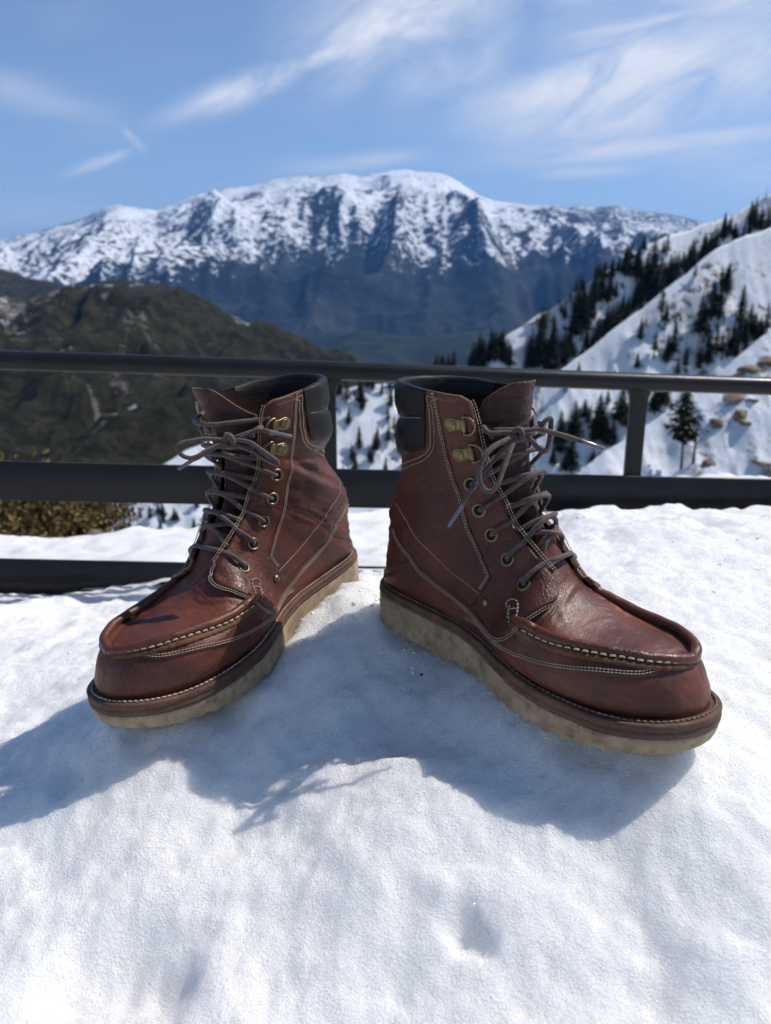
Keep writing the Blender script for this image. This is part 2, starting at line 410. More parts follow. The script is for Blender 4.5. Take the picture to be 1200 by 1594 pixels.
def surf(v, th, side, deform=None):
    """points on the boot upper; arrays v, th; side +1 lateral / -1 medial"""
    v = np.atleast_1d(np.asarray(v, float)); th = np.atleast_1d(np.asarray(th, float))
    v, th = np.broadcast_arrays(v, th)
    PAD = PADNET[0 if side > 0 else 1]
    def node(i, j): return PAD[i+1, j+1]
    i = np.clip(np.floor(v).astype(int), 0, NV-1); j = np.clip(np.floor(th).astype(int), 0, 5)
    tv = v - i; tt = th - j
    rows = []
    for a in (-1, 0, 1, 2):
        rows.append(cr(node(i+a, j-1), node(i+a, j), node(i+a, j+1), node(i+a, j+2), tt))
    P = cr(rows[0], rows[1], rows[2], rows[3], tv)
    if deform is not None: P = deform(P, v, th, side)
    return P
def surf_n(v, th, side, deform=None, e=.03):
    """outward normals"""
    v = np.atleast_1d(np.asarray(v, float)); th = np.atleast_1d(np.asarray(th, float))
    v, th = np.broadcast_arrays(v, th)
    v1 = np.clip(v+e, .06, NV); v0 = np.clip(v-e, 0, NV-.06); t1 = np.clip(th+e, .06, 6); t0 = np.clip(th-e, 0, 5.94)
    a = surf(v1, th, side, deform) - surf(v0, th, side, deform)
    b = surf(v, t1, side, deform) - surf(v, t0, side, deform)
    n = -np.cross(a, b) * side
    return n / (np.linalg.norm(n, axis=-1, keepdims=True) + 1e-12)
# ------------------------------------------------------------------ boots
MOC = ([0, 1, 3.5, 4.5, 5.2, 5.8, 6.3, 6.8, 7.3, 7.8, 8.25], [1.90, 1.90, 1.88, 1.86, 1.95, 2.14, 2.36, 2.60, 2.86, 3.15, 3.50])
MOC_OUT = (MOC[0], [1.90, 1.90, 1.88, 1.86, 1.88, 1.94, 2.00, 2.10, 2.24, 2.40, 2.58])      # the seam runs higher on the outer side
FACING = [(20, 2.3), (19.76, 2.1), (19.3, 2.02), (18.8, 1.96), (18.2, 1.9), (17.5, 1.83), (16.5, 1.71), (15.5, 1.59), (14.6, 1.5), (13.8, 1.42), (12.9, 1.34), (12.05, 1.34), (11.42, 1.43), (10.9, 1.52), (10.45, 1.56), (10.08, 1.57), (9.77, 1.55), (9.5, 1.5), (9.1, 1.4), (8.72, 1.26), (8.45, 1.12),
          (8.19, 1.05), (7.93, 1.11), (7.73, 1.34), (7.70, 1.7), (7.78, 2.07), (7.86, 2.45), (7.96, 2.85)]
FACE_UP = FACING[:21][::-1]
QLOW = [(8.02, 3.1), (8.08, 3.5), (8.12, 3.95), (8.25, 4.45), (8.5, 4.85), (8.75, 5.0), (9.0, 4.98), (9.3, 4.85), (9.7, 4.64), (10.05, 4.47), (10.4, 4.32), (10.8, 4.16), (11.15, 4.0), (11.55, 3.82), (11.95, 3.66), (12.4, 3.59), (13.0, 3.6), (13.6, 3.69), (14.15, 3.85), (14.6, 4.07), (15.0, 4.33), (15.35, 4.7), (15.55, 5.1), (15.65, 5.6), (15.7, 6.0)]
EYEREAR = [(20, 2.96), (19.4, 2.9), (18.7, 2.82), (18, 2.74), (17.2, 2.62), (16.4, 2.5), (15.5, 2.35), (14.7, 2.23), (14.1, 2.2), (13.4, 2.2), (12.7, 2.21), (12.0, 2.25), (11.45, 2.4), (11, 2.57), (10.6, 2.72), (10.28, 2.88), (10.0, 3.02), (9.75, 3.2), (9.66, 3.5), (9.6, 3.9), (9.55, 4.35)]
SINGLE = [(15.9, 4.45), (15.5, 4.15), (15.1, 3.9), (14.7, 3.69), (14.3, 3.52), (13.8, 3.39), (13.2, 3.28), (12.5, 3.21), (11.95, 3.22), (11.5, 3.36), (11.1, 3.52), (10.7, 3.66), (10.3, 3.79), (9.9, 3.9), (9.6, 3.98), (9.4, 4.06)]
SADDLE = [(9.42, 5.6), (9.25, 5.5), (9.05, 5.55), (8.83, 5.6), (8.6, 5.55), (8.35, 5.38), (8.08, 5.15), (7.8, 4.95), (7.5, 4.76), (7.2, 4.55), (6.9, 4.34), (6.6, 4.1), (6.3, 3.88), (6.0, 3.64), (5.7, 3.43), (5.4, 3.23), (5.1, 3.08), (4.8, 2.98), (4.5, 2.93), (4.2, 2.9), (3.9, 2.86), (3.6, 2.8), (3.2, 2.66), (2.9, 2.5), (2.65, 2.2), (2.55, 1.95)]
EYELETS = [(8.80, 2.45), (9.78, 2.40), (11.06, 2.12), (13.28, 1.89), (15.05, 1.97)]
HOOKS = [(16.87, 2.29), (18.41, 2.51)]
HOOKS_RING = [(16.72, 1.72), (18.26, 1.90)]
def path2(P, n): return smooth_path(np.array(P, float), n)

def make_boot(key, mirror, rot_deg, loc, label):
    root = empty('boot'); mw = Matrix.Translation(loc) @ Matrix.Rotation(R(rot_deg[0]), 4, 'Z') @ Matrix.Rotation(R(rot_deg[1]), 4, 'Y') @ Matrix.Rotation(R(rot_deg[2]), 4, 'X')
    root.matrix_world = mw
    tag(root, label, 'boot', 'pair of brown leather boots')
    Lb = key == 'L'
    MIR = np.array([1, mirror, 1.])
    seed = 11 if Lb else 5
    def deform(P, v, th, side):
        P = P.copy(); z = P[..., 2]
        k = sstep(.15, .225, z); fx = np.clip((P[..., 0]-.02)/.12, 0, 1)
        if Lb: P[..., 0] += .012*k*fx
        return P
    def disp(v, th, side):
        v = np.asarray(v, float); th = np.asarray(th, float); u = th*side
        d = .0011*fbm(v*.55+3, u*.7+9, seed, 3)
        d += .00014*fbm(v*4., u*4., seed+1, 3)
        flex = np.exp(-((v-7.5)/1.0)**2)*np.exp(-(th/2.6)**2)
        d += flex*(.0011*fbm(v*2.0 + .5*np.abs(u), u*.6, seed+2, 2, ridged=True) - .0006)
        d += np.exp(-((v-6.3)/1.6)**2)*np.exp(-(th/2.3)**2)*.00018*fbm(v*5.5+.4*u, u*1.6, seed+3, 3, ridged=True)
        side_w = sstep(2.6, 3.2, th)*sstep(5.8, 6.6, v)*sstep(9.8, 8.6, v)
        d += side_w*.0007*fbm(v*1.1, th*3.2, seed+4, 3, ridged=True)
        ank = sstep(11, 13.5, v)*sstep(19, 16.5, v)*sstep(2.0, 2.7, th)
        if Lb:
            d += -.0110*np.exp(-((v-16.85-(th-4.2)*.15)/.55)**2)*np.exp(-((th-4.5)/1.35)**2)
            d += .0066*np.exp(-((v-15.3)/.75)**2)*np.exp(-((th-4.4)/1.25)**2)
            d += ank*.0026*fbm(v*1.9-.6*th, th*.9, seed+5, 4, ridged=True)
            d += -.0048*np.exp(-((v-16.0+.25*(th-3.3))/.24)**2)*np.exp(-((th-3.3)/.75)**2) + .0030*np.exp(-((v-15.3)/.4)**2)*np.exp(-((th-3.3)/.8)**2)
        else:
            d += -.0040*np.exp(-((v-17.0)/.62)**2)*sstep(3.4, 5.2, th)
            d += .0012*np.exp(-((v-15.5)/.7)**2)*sstep(3.8, 5, th)
            d += ank*.0013*fbm(v*1.6-.5*th, th*.8, seed+5, 4, ridged=True)
        d += sstep(8.8, 10, v)*sstep(2.3, 1.9, th)*.0005*fbm(v*3, th*1.2, seed+6, 3, ridged=True)
        return d * sstep(0, .6, 6-th+sstep(11, 12, v)*9)
    def thc(v): return np.interp(v, [f[0] for f in FACE_UP], [f[1] for f in FACE_UP])
    def S(v, th, side, off=0., lifted=True):
        v = np.asarray(v, float); th = np.asarray(th, float)
        lift = (.0030*sstep(8.0, 9.0, v)*sstep(.9, .1, th-thc(v)) + .0024*sstep(7.45, 7.75, v)*sstep(9.2, 8.2, v))*(th > thc(v)-.03) if lifted else 0.          # the facings stand off the tongue
        return (surf(v, th, side, deform) + surf_n(v, th, side, deform)*(np.asarray(off) + disp(v, th, side) + lift)[..., None])
    def emit(name, V, F, mats, flip=False, parent=None, mi=None):
        V = np.asarray(V)*MIR
        if flip ^ (mirror < 0): F = [tuple(f)[::-1] for f in F]
        o = link(name, V, F, None, parent or root)
        for mm in (mats if isinstance(mats, (list, tuple)) else [mats]): o.data.materials.append(mm)
        if mi is not None: o.data.polygons.foreach_set('material_index', mi)
        return o
    # ---- welt outline rings: outsole and welt
    def ring(inset, zf, n=150):
        p = welt_curve(n, inset); return np.c_[p, zf(p[:, 0])]
    base = welt_curve(150); nr = len(base)
    arc = np.r_[0, np.cumsum(np.linalg.norm(np.diff(base, axis=0), axis=1))]
    lay = lambda x: interp(x, [0, .1, .2, .305], [.0072, .0078, .0098, .0108])           # welt + midsole thickness
    rs = np.random.RandomState(seed)
    wob = .0007*fbm(arc/.03, arc*0, seed+20, 4)
    scall = np.abs(np.sin(arc/.0150*np.pi + .8*np.sin(arc*31)))*(.0030+.0016*fbm(arc/.05, arc*0, seed+21, 2)) * sstep(.29, .26, base[:, 0])*sstep(.0, .02, base[:, 0])
    rings = []
    zt = lambda x: z_weld(x) - lay(x) - .0002
    for t, ins in ((0, .0006), (.06, .0), (.35, .0003), (.7, .0012), (.92, .0022), (1.0, .0040)):
        r = welt_curve(150, ins + 0.0); zz = zt(base[:, 0])*(1-t) + (z_floor(base[:, 0]) + scall)*t
        rr = np.c_[r, zz]; rr[:, :2] += (np.roll(base, 1, 0)-np.roll(base, -1, 0))[:, ::-1]*np.array([1, -1])*0
        rr[:, 2] += wob*(.3+.7*t)
        rings.append(rr)
    # inner tread: lugs under the sole
    for ins in (.012, .026):
        r = welt_curve(150, ins); zz = z_floor(np.clip(r[:, 0], 0, .305)) + .0015; rings.append(np.c_[r, zz])
    V = np.concatenate(rings); F = grid_faces(len(rings), nr, closed_c=True)
    F += [tuple(range((len(rings)-1)*nr, len(rings)*nr)), tuple(range(nr))[::-1]]
    emit('outsole', V, F, M['crepe'], flip=True)
    wr = []
    for k, (ins, dz) in enumerate(((.0008, 1.), (-.0004, .93), (-.0006, .62), (.0004, .53), (-.0002, .44), (-.0002, .10), (.0010, 0.), (.0058, -.02), (.013, -.02))):
        r = welt_curve(150, ins); zz = z_weld(base[:, 0]) - lay(base[:, 0])*dz + .0004*fbm(arc/.006, arc*0+k*.3, seed+22, 3) + wob*.4
        zz = np.where(ins > .004, z_weld(base[:, 0]) - .0007, zz)
        wr.append(np.c_[r, zz])
    V = np.concatenate(wr); F = grid_faces(len(wr), nr, closed_c=True)
    emit('welt', V, F, M['welt'])
    moc = lambda v, side=-1: np.interp(v, *(MOC if side < 0 else MOC_OUT))
    # apron: the toe plug between the seams, running up under the tongue
    vv = np.concatenate([np.linspace(0.02, 1, 8, endpoint=False), np.linspace(1, 5, 44, endpoint=False), np.linspace(5, 9.6, 90)])
    nt = 81; q = np.linspace(-1, 1, nt)
    hs = [np.where(vv < 8.1, moc(vv, s_), np.interp(vv, [8.1, 8.6, 9.6], [moc(8.1, s_), max(2.4, moc(8.1, s_)-1.0), 2.3])) for s_ in (1, -1)]
    VV = np.repeat(vv[:, None], nt, 1); TT = np.where((q >= 0)[None], hs[0][:, None], hs[1][:, None])*np.abs(q)[None]
    sag = -.0028*sstep(0, .38, 1-np.abs(q))[None]*(sstep(0, 2.2, vv)*np.interp(vv, [0, 3, 5, 7, 8.5], [1, 1, 1.1, .9, .2]))[:, None] + 0*VV
    sag = sag - .0016*sstep(7.9, 8.3, VV)*sstep(0, .25, TT-thc(VV))
    G = np.where((q >= 0)[None, :, None], S(VV, TT, 1, sag, False), S(VV, TT, -1, sag, False))
    emit('apron', G.reshape(-1, 3), grid_faces(len(vv), nt), M['leather_toe'], flip=True)
    # vamp: toe wall and sides back to the heel counter, both sides round the toe
    vv = np.concatenate([np.linspace(0, 1, 6, endpoint=False), np.linspace(1, 8, 80, endpoint=False), np.linspace(8, 16.4, 90)])
    nt = 44; cols = []
    VV = np.repeat(vv[:, None], nt, 1)
    for side in (1, -1):
        lo = np.where(vv < 8.1, moc(vv, side), np.interp(vv, [8.1, 8.6, 12, 16.4], [moc(8.1, side), 2.9 if side < 0 else 2.6, 3.0, 3.2]))
        TT = lo[:, None] + (6-lo[:, None])*np.linspace(0, 1, nt)[None]; cols.append(S(VV, TT, side, 0*VV, False))
    A = cols[0][::-1]; B = cols[1][1:]                      # heel(lateral) -> toe -> heel(medial)
    G = np.concatenate([A, B]); emit('vamp', G.reshape(-1, 3), grid_faces(G.shape[0], nt), M['leather_toe'], flip=False)
    # lining: inside of the shaft
    vv = np.linspace(11, 19.93, 50); t = np.concatenate([np.linspace(1.75, 6, 50), np.linspace(6, 1.75, 50)[1:]]); sd = np.r_[np.ones(50), -np.ones(49)]
    VV = np.repeat(vv[:, None], 99, 1); TT = np.clip(t[None], thc(vv)[:, None]+.05, 6) + 0*VV
    G = np.where((sd > 0)[None, :, None], S(VV, TT, 1, -.0026+0*VV), S(VV, TT, -1, -.0026+0*VV))
    emit('lining', G.reshape(-1, 3), grid_faces(len(vv), 99), M['leather_dark'], flip=False)
    # ---- polygon panels cut from the surface
    def panel(name, poly, side, off, thick, mats, dv=.13, dt=.11, edge_drop=.0004, puff=0.):
        poly = np.array(poly); n = len(poly)
        lo, hi = poly.min(0), poly.max(0)
        gv, gt = np.meshgrid(np.arange(lo[0]+dv/2, hi[0], dv), np.arange(lo[1]+dt/2, hi[1], dt), indexing='ij')
        pts = np.c_[gv.ravel(), gt.ravel()]
        pts = pts + (np.random.RandomState(3).rand(*pts.shape)-.5)*np.array([dv, dt])*.3
        # inside test and distance to the outline
        x, y = pts[:, 0], pts[:, 1]; inside = np.zeros(len(pts), bool); dmin = np.full(len(pts), 9.)
        for i in range(n):
            a, b = poly[i], poly[(i+1) % n]
            cond = ((a[1] > y) != (b[1] > y)); xi = a[0] + (y-a[1])*(b[0]-a[0])/((b[1]-a[1]) if b[1] != a[1] else 1e-12)
            inside ^= cond & (x < xi)
            ab = b-a; t = np.clip(((pts-a)@ab)/(ab@ab+1e-12), 0, 1); dmin = np.minimum(dmin, np.linalg.norm(pts-(a+t[:, None]*ab), axis=1))
        # an inner ring close to the edge gives the cut edge its rounding
        pts = pts[inside & (dmin > .075)]
        c = [Vector(p) for p in poly]
        tn = np.roll(poly, -1, 0)-np.roll(poly, 1, 0); nn = np.stack([-tn[:, 1], tn[:, 0]], 1); nn /= np.linalg.norm(nn, axis=1, keepdims=True)+1e-12
        area = np.sum(poly[:, 0]*np.roll(poly[:, 1], -1)-np.roll(poly[:, 0], -1)*poly[:, 1])
        inn = poly + nn*np.sign(area)*.04
        allp = np.concatenate([poly, inn, pts])
        r = delaunay_2d_cdt([Vector(p) for p in allp], [(i, (i+1) % n) for i in range(n)], [], 1, 1e-6)
        q = np.array([[p.x, p.y] for p in r[0]]); tri = [tuple(f) for f in r[2]]
        orig = r[3]
        isb = np.array([any(o < n for o in orig[i]) for i in range(len(q))])
        q = np.clip(q, [0, 0], [NV, 6])
        top = S(q[:, 0], q[:, 1], side, np.where(isb, off-edge_drop, off))
        # boundary walls
        cnt = {}
        for f in tri:
            for i in range(3):
                e = (f[i], f[(i+1) % 3]); k = tuple(sorted(e)); cnt.setdefault(k, []).append(e)
        be = [v[0] for v in cnt.values() if len(v) == 1]
        bset = sorted({i for e in be for i in e}); m = {b: len(q)+k for k, b in enumerate(bset)}
        bot = S(q[bset, 0], q[bset, 1], side, off-thick)
        V = np.concatenate([top, bot]); F = list(tri) + [(e[1], e[0], m[e[0]], m[e[1]]) for e in be]
        mi = [0]*len(tri) + [1]*len(be)
        # winding: make the top face outward
        fn = np.cross(top[tri[0][1]]-top[tri[0][0]], top[tri[0][2]]-top[tri[0][0]]); sn = S([q[tri[0][0]][0]], [q[tri[0][0]][1]], side, .01)[0]-top[tri[0][0]]
        return emit(name, V, F, mats, flip=(fn@sn) < 0, mi=mi)
    QO, EO, SO = .0015, .0024, .0010
    top = [(20, t) for t in np.linspace(6, 2.4, 30)]
    backs = [(v, 6.0) for v in np.linspace(16.1, 19.9, 24)]
    fac = path2(FACING, 130); ql = path2(QLOW, 110)
    quarter = np.concatenate([fac, ql[1:], backs, top])
    er = path2(EYEREAR, 90)
    # eyestay: from the front edge to the rear line, closing along the lower edge
    k = np.argmin(np.linalg.norm(ql-er[-1], axis=1)); eyestay = np.concatenate([fac + [0, .012], ql[1:k] + [-.0, -.012], er[::-1][1:-1], [(20, t) for t in (2.75, 2.6, 2.45, 2.3)]])
    sd_ = path2(SADDLE, 80)
    def sad(side): return np.concatenate([sd_, [(v, moc(v, side)+.02) for v in np.linspace(2.75, 8.2, 50)], [(8.6, 4.1), (8.9, 4.6), (9.2, 5.1)]])
    for side in (1, -1):
        panel('quarter', quarter, side, QO, .0030, [M['leather'], M['raw_edge']])
        panel('eyestay', eyestay, side, EO, .0030, [M['leather'], M['raw_edge']])
        panel('side_panel', sad(side), side, SO, .0012, [M['leather_toe'], M['raw_edge']])
    # ---- collar: two padded black rolls round the back, turned over the rim
    prof = [(17.50, .0018), (17.56, .0030)] + [(v, .0026+.0033*math.sqrt(max(0, 1-((v-18.16)/.60)**2))) for v in np.linspace(17.62, 18.68, 9)] + [(18.74, .0032), (18.80, .0020), (18.86, .0032)] + \
           [(v, .0026+.0034*math.sqrt(max(0, 1-((v-19.48)/.66)**2))) for v in np.linspace(18.9, 19.9, 8)] + [(20.08, .0042), (20.16, .0028), (20.18, .0008), (20.14, -.0012), (20.0, -.0024), (19.7, -.0030), (19.4, -.0027)]
    tc = np.linspace(3.30, 6, 40); sdn = np.r_[np.ones(40), -np.ones(39)]; tcc = np.r_[tc, tc[::-1][1:]]
    fall = sstep(3.25, 4.1, tcc)
    rows = []
    for v, o in prof:
        oo = .0018 + (o-.0018)*(.25+.75*fall) if o > 0 else o
        dv = np.clip(v-20, 0, 1); vc = min(v, 20.)
        lowcut = (17.5-vc)*0
        P = np.where((sdn > 0)[:, None], S(np.full(79, vc), tcc, 1, oo), S(np.full(79, vc), tcc, -1, oo))
        P[:, 2] += dv*.012*np.clip(.15+fall, 0, 1)
        P += .0005*np.stack([fbm(tcc*2.5*sdn, tcc*0+v*3, seed+9, 3)]*3, 1)*fall[:, None]
        rows.append(P)
    emit('collar', np.concatenate(rows), grid_faces(len(rows), 79), M['leather_black'], flip=False)
    # ---- tongue
    nvt, ntt = 90, 45; rows = []
    for a in np.linspace(0, 1, nvt):
        q = np.linspace(-1, 1, ntt)
        vtop = (21.25 - 2.4*sstep(.35, 1.05, -q) - .4*np.clip(q, 0, 1)**4) if Lb else (20.85 - 1.3*np.clip(-q, 0, 1)**4 - .5*np.clip(q, 0, 1)**4)
        v = 8.9 + (vtop-8.9)*a
        h = np.interp(v, [8.9, 10, 14, 18, 20, 21.4], [1.5, 1.75, 1.95, 1.95, 1.70, 1.55])
        th = np.abs(q)*h
        vc = np.minimum(v, 20.); ex = v-vc
        lump = sstep(9.2, 10.2, v)*sstep(18.5, 16.5, v)*sstep(1.0, .45, np.abs(q))
        off = -.0050 - .0035*sstep(8.9, 10.5, v)*sstep(18.5, 17, v) - .002*sstep(17.5, 19.5, v) + lump*(.0020 + .0052*fbm(v*.75+q*.3, q*1.1, seed+31, 3)) + .0009*fbm(v*2.2, q*1.8, seed+32, 4) - .0015*sstep(.55, 1, np.abs(q))
        P = np.where((q >= 0)[:, None], S(vc, th, 1, off, False), S(vc, th, -1, off, False))
        lean = .3 if Lb else .1
        P[:, 2] += ex*.0125; P[:, 0] += ex*.010*lean + sstep(18.2, 21, v)*(.003 if Lb else .0)*(1-.5*q*q)
        if Lb: P[:, 0] -= sstep(18.5, 21.3, v)*.006*sstep(.1, 1, -q)           # one edge curls back into the shaft
        rows.append(P)
    G = np.stack(rows); T1 = G.reshape(-1, 3)
    # give it thickness: a second skin behind
    back = G - np.array([.0022, 0, 0.0006]); T2 = back.reshape(-1, 3)
    nF = grid_faces(nvt, ntt); Fk = [tuple(i+len(T1) for i in f)[::-1] for f in nF]
    rim = []
    per = [(nvt-1)*ntt+j for j in range(ntt)]; 
    for a_, b_ in zip(per[:-1], per[1:]): rim.append((a_, b_, b_+len(T1), a_+len(T1)))
    for i in range(nvt-1):
        a_, b_ = i*ntt, (i+1)*ntt; rim.append((a_, b_, b_+len(T1), a_+len(T1)))
        a_, b_ = i*ntt+ntt-1, (i+1)*ntt+ntt-1; rim.append((b_, a_, a_+len(T1), b_+len(T1)))
    emit('tongue', np.concatenate([T1, T2]), nF + Fk + rim, [M['leather_tongue'], M['raw_edge']], flip=True, mi=[0]*(len(nF)+len(Fk)) + [1]*len(rim))
    # ---- toe seam: the rolled ridge round the apron
    vs = np.concatenate([np.linspace(8.25, 1, 130), np.linspace(1, 0, 16)[1:]])
    def moc_line(side, dth, off):
        return S(vs, moc(vs, side)+dth, side, off)
    def both(f): return np.concatenate([f(1), f(-1)[::-1][1:]])
    c0 = both(lambda s: moc_line(s, -.08*sstep(0, 1, vs), .0022)); n0 = both(lambda s: surf_n(vs, moc(vs, s), s, deform))
    aa = np.r_[0, np.cumsum(np.linalg.norm(np.diff(c0, axis=0), axis=1))]
    swell = 1 + .10*fbm(aa/.02, aa*0, seed+40, 3); ends = sstep(0, .012, aa)*sstep(0, .012, aa[-1]-aa)
    c0 += n0*(.0004*fbm(aa/.03, aa*0+4, seed+41, 3))[:, None]
    up = n0*.75 + np.array([0, 0, .65])
    V, F = tube_geo(c0, .0039*swell*(.6+.4*ends), 14, up=up, flat=1.0)
    ridge = emit('toe_seam_roll', V, F, M['ridge'], flip=False)
    # the thin lip of the vamp below the roll, with a raw edge
    c1 = both(lambda s: moc_line(s, .34*sstep(0, 1, vs)*1.0, .0010)); pk = .00025*np.sin(aa/.0058*2*np.pi)
    V, F = tube_geo(c1, .0030*(.5+.5*ends)+pk, 10, up=n0, flat=.62)
    emit('seam_lip', V, F, [M['raw_edge']], parent=ridge)
    # ---- stitching
    def stitches(g, P, N, pitch, r, fill=.72, jit=.08, sink=.0003, rise=.00028):
        P = np.asarray(P); d = np.r_[0, np.cumsum(np.linalg.norm(np.diff(P, axis=0), axis=1))]
        n = max(1, int(d[-1]/pitch)); rr = np.random.RandomState(7)
        for k in range(n):
            s0 = (k+.5-fill/2+rr.uniform(-jit, jit)*.5)*pitch; s1 = s0+fill*pitch
            s = np.array([s0, s0+.12*pitch, (s0+s1)/2, s1-.12*pitch, s1])
            pt = np.stack([np.interp(s, d, P[:, i]) for i in range(3)], 1); nn = np.stack([np.interp(s, d, N[:, i]) for i in range(3)], 1)
            pt = pt + nn*np.array([-sink, rise*.7, rise, rise*.7, -sink])[:, None]
            V, F = tube_geo(pt, np.array([.55, 1, 1.05, 1, .55])*r, 6, up=nn)
            g.add(V*MIR, [f[::-1] for f in F] if mirror < 0 else F)
    def seam(g, path, side, off, shift=0., pitch=.0025, r=.00036, n=160, **k):
        q = path2(path, n)
        if shift:
            P0 = S(q[:, 0], q[:, 1], side, off); N0 = surf_n(q[:, 0], q[:, 1], side, deform)
            t = np.gradient(P0, axis=0); t /= np.linalg.norm(t, axis=1, keepdims=True)+1e-12
            bi = np.cross(N0, t)*side
            P = P0 + bi*shift
        else:
            P = S(q[:, 0], q[:, 1], side, off); N0 = surf_n(q[:, 0], q[:, 1], side, deform)
        stitches(g, P, N0, pitch, r, **k)
    g = Geo()
    for side in (1, -1):
        edge = np.concatenate([FACING[1:], QLOW[:-4]])
        # moved in from the facing / quarter edge
        for sh in (.0026, .0046): seam(g, edge, side, EO+.0007, -sh, n=300)
        seam(g, EYEREAR[:-1], side, EO, .0014, n=150); seam(g, EYEREAR[:-1], side, QO+.0002, -.0012 if False else .0034, n=150)
        seam(g, SINGLE, side, QO, 0, pitch=.0021, r=.00036)
        seam(g, SADDLE, side, SO+.0003, -.0022, n=120); seam(g, SADDLE, side, SO+.0003, -.0040, n=120)
        seam(g, [(20-.22, 2.35), (19.76, 2.7), (19.74, 3.05), (19.74, 3.22), (19.2, 3.17), (18.6, 3.15), (18, 3.12), (17.5, 3.14), (17.28, 3.35), (17.22, 3.8), (17.2, 4.6), (17.2, 5.9)], side, QO+.0004, 0)
        seam(g, [(19.66, 2.4), (19.62, 3.05), (19.1, 3.06), (18.6, 3.04), (18, 3.0), (17.4, 3.04), (17.1, 3.3), (17.04, 3.8), (17.02, 4.6), (17.02, 5.9)], side, QO+.0004, 0)
        seam(g, [(18.80, 3.45), (18.80, 4.2), (18.80, 5.1), (18.80, 5.98)], side, .0024, 0, pitch=.0026, r=.0003)
        # bar tacks where the seam roll ends
        for a in ([(8.5, 2.95), (8.7, 3.15), (8.78, 3.45), (8.58, 3.55)], [(8.3, 3.05), (8.47, 3.3), (8.55, 3.55), (8.33, 3.8)], [(8.45, 2.95), (8.3, 3.05), (8.15, 3.25)], [(8.63, 3.35), (8.45, 3.55), (8.25, 3.75)]):
            seam(g, a, side, EO+.0006, 0, pitch=.0030, r=.00055, n=40)
    # thick stitches along the toe seam
    c2 = both(lambda s: moc_line(s, .20*sstep(0, 1, vs), .0034)); k0 = 6
    stitches(g, c2[k0:-k0], n0[k0:-k0], .0060, .00072, fill=.74, rise=.0005)
    st = g.build('stitching', M['thread'], root); st['kind'] = 'stuff'
    # welt stitching
    g = Geo(); w = welt_curve(400, .0040); P = np.c_[w, z_weld(w[:, 0])+.0002]; P = np.concatenate([P, P[:1]])
    stitches(g, P, np.broadcast_to(np.array([0, 0, 1.]), P.shape), .0042, .00075, fill=.74, rise=.0005)
    st = g.build('welt_stitching', M['thread'] if Lb else M['thread_dark'], root); st['kind'] = 'stuff'
    # ---- eyelets
    def frame(v, th, side, off):
        P = S([v], [th], side, off)[0]; N = surf_n([v], [th], side, deform)[0]
        a = S([v+.2], [th], side, off)[0]-P; a -= N*(a@N); a /= np.linalg.norm(a); return P, N, a, np.cross(N, a)
    lathe = [(.0060, -.0004), (.0060, .0005), (.0056, .0012), (.0048, .0016), (.0040, .0013), (.0036, .0004), (.0035, -.0008)]
    for side in (1, -1):
        for v, th in EYELETS:
            P, N, a, b = frame(v, th, side, EO)
            ang = np.linspace(0, 2*np.pi, 24, endpoint=False)
            V = np.concatenate([P + r*(np.cos(ang)[:, None]*a + np.sin(ang)[:, None]*b) + z*N for r, z in lathe])
            e = emit('eyelet', V, grid_faces(len(lathe), 24, closed_c=True), M['brass'], flip=False)
            V = P + .0040*(np.cos(ang)[:, None]*a + np.sin(ang)[:, None]*b) + .00025*N
            emit('eyelet_shade_disc', np.concatenate([V, [P+.0002*N]]), [(i, (i+1) % 24, 24) for i in range(24)], M['shade_grit_black'], parent=e)  # solid black disc painted as the shade of an open hole
        # small rivet at the quarter corner
        P, N, a, b = frame(9.32, 4.15, side, EO+.0004)
        prof_r = [(.0033, -.0004), (.0033, .0006), (.0027, .0013), (.0014, .0017), (.0003, .0018)]
        V = np.concatenate([P + r*(np.cos(ang)[:, None]*a + np.sin(ang)[:, None]*b) + z*N for r, z in prof_r])
        emit('rivet', V, grid_faces(5, 24, closed_c=True) + [tuple(range(96, 120))], M['brass'])
        # D-ring lace hooks
        for (v, th), (v2, th2) in zip(HOOKS, HOOKS_RING):
            P, N, a, b = frame(v, th, side, EO); Q = S([v2], [th2], side, EO)[0]
            x = Q-P; x -= N*(x@N); L = np.linalg.norm(x); x /= L; y = np.cross(N, x)
            hk = Geo(); outl = []
            for t in np.linspace(np.pi/2, 3*np.pi/2, 12): outl.append((.0058*np.cos(t), .0058*np.sin(t)))
            outl += [(.0065, -.0044), (.0090, -.0052), (.0118, -.0052), (.0118, .0052), (.0090, .0052), (.0065, .0044)]
            m_ = len(outl); lay_ = [(-.0004, 1.), (.0009, 1.), (.0013, .93)]
            V = np.concatenate([[P + x*ox*s + y*oy*s + N*z for ox, oy in outl] for z, s in lay_])
            hk.add(V, grid_faces(3, m_, closed_c=True) + [tuple(range(2*m_, 3*m_))])
            # the folded loop that holds the ring
            hk.tube([P + x*.0105 + y*t + N*.0018 for t in np.linspace(-.0054, .0054, 7)], .0024, 10, up=N, flat=.85)
            Vh = np.concatenate(hk.v)
            h = emit('lace_hook', Vh, hk.f, M['brass'])
            pr = [(.0042, .0010), (.0042, .0019), (.0038, .0022), (.0031, .0020), (.0028, .0023), (.0004, .0026)]
            V = np.concatenate([P + r*(np.cos(ang)[:, None]*a + np.sin(ang)[:, None]*b) + z*N for r, z in pr])
            emit('rivet', V, grid_faces(6, 24, closed_c=True) + [tuple(range(120, 144))], M['brass'], parent=h)
            tt = np.linspace(-np.pi/2, np.pi/2, 16)
            Dp = [(0.0105, -.0068), (0.0105, -.0034), (.0105, .0), (.0105, .0034), (.0105, .0068)]
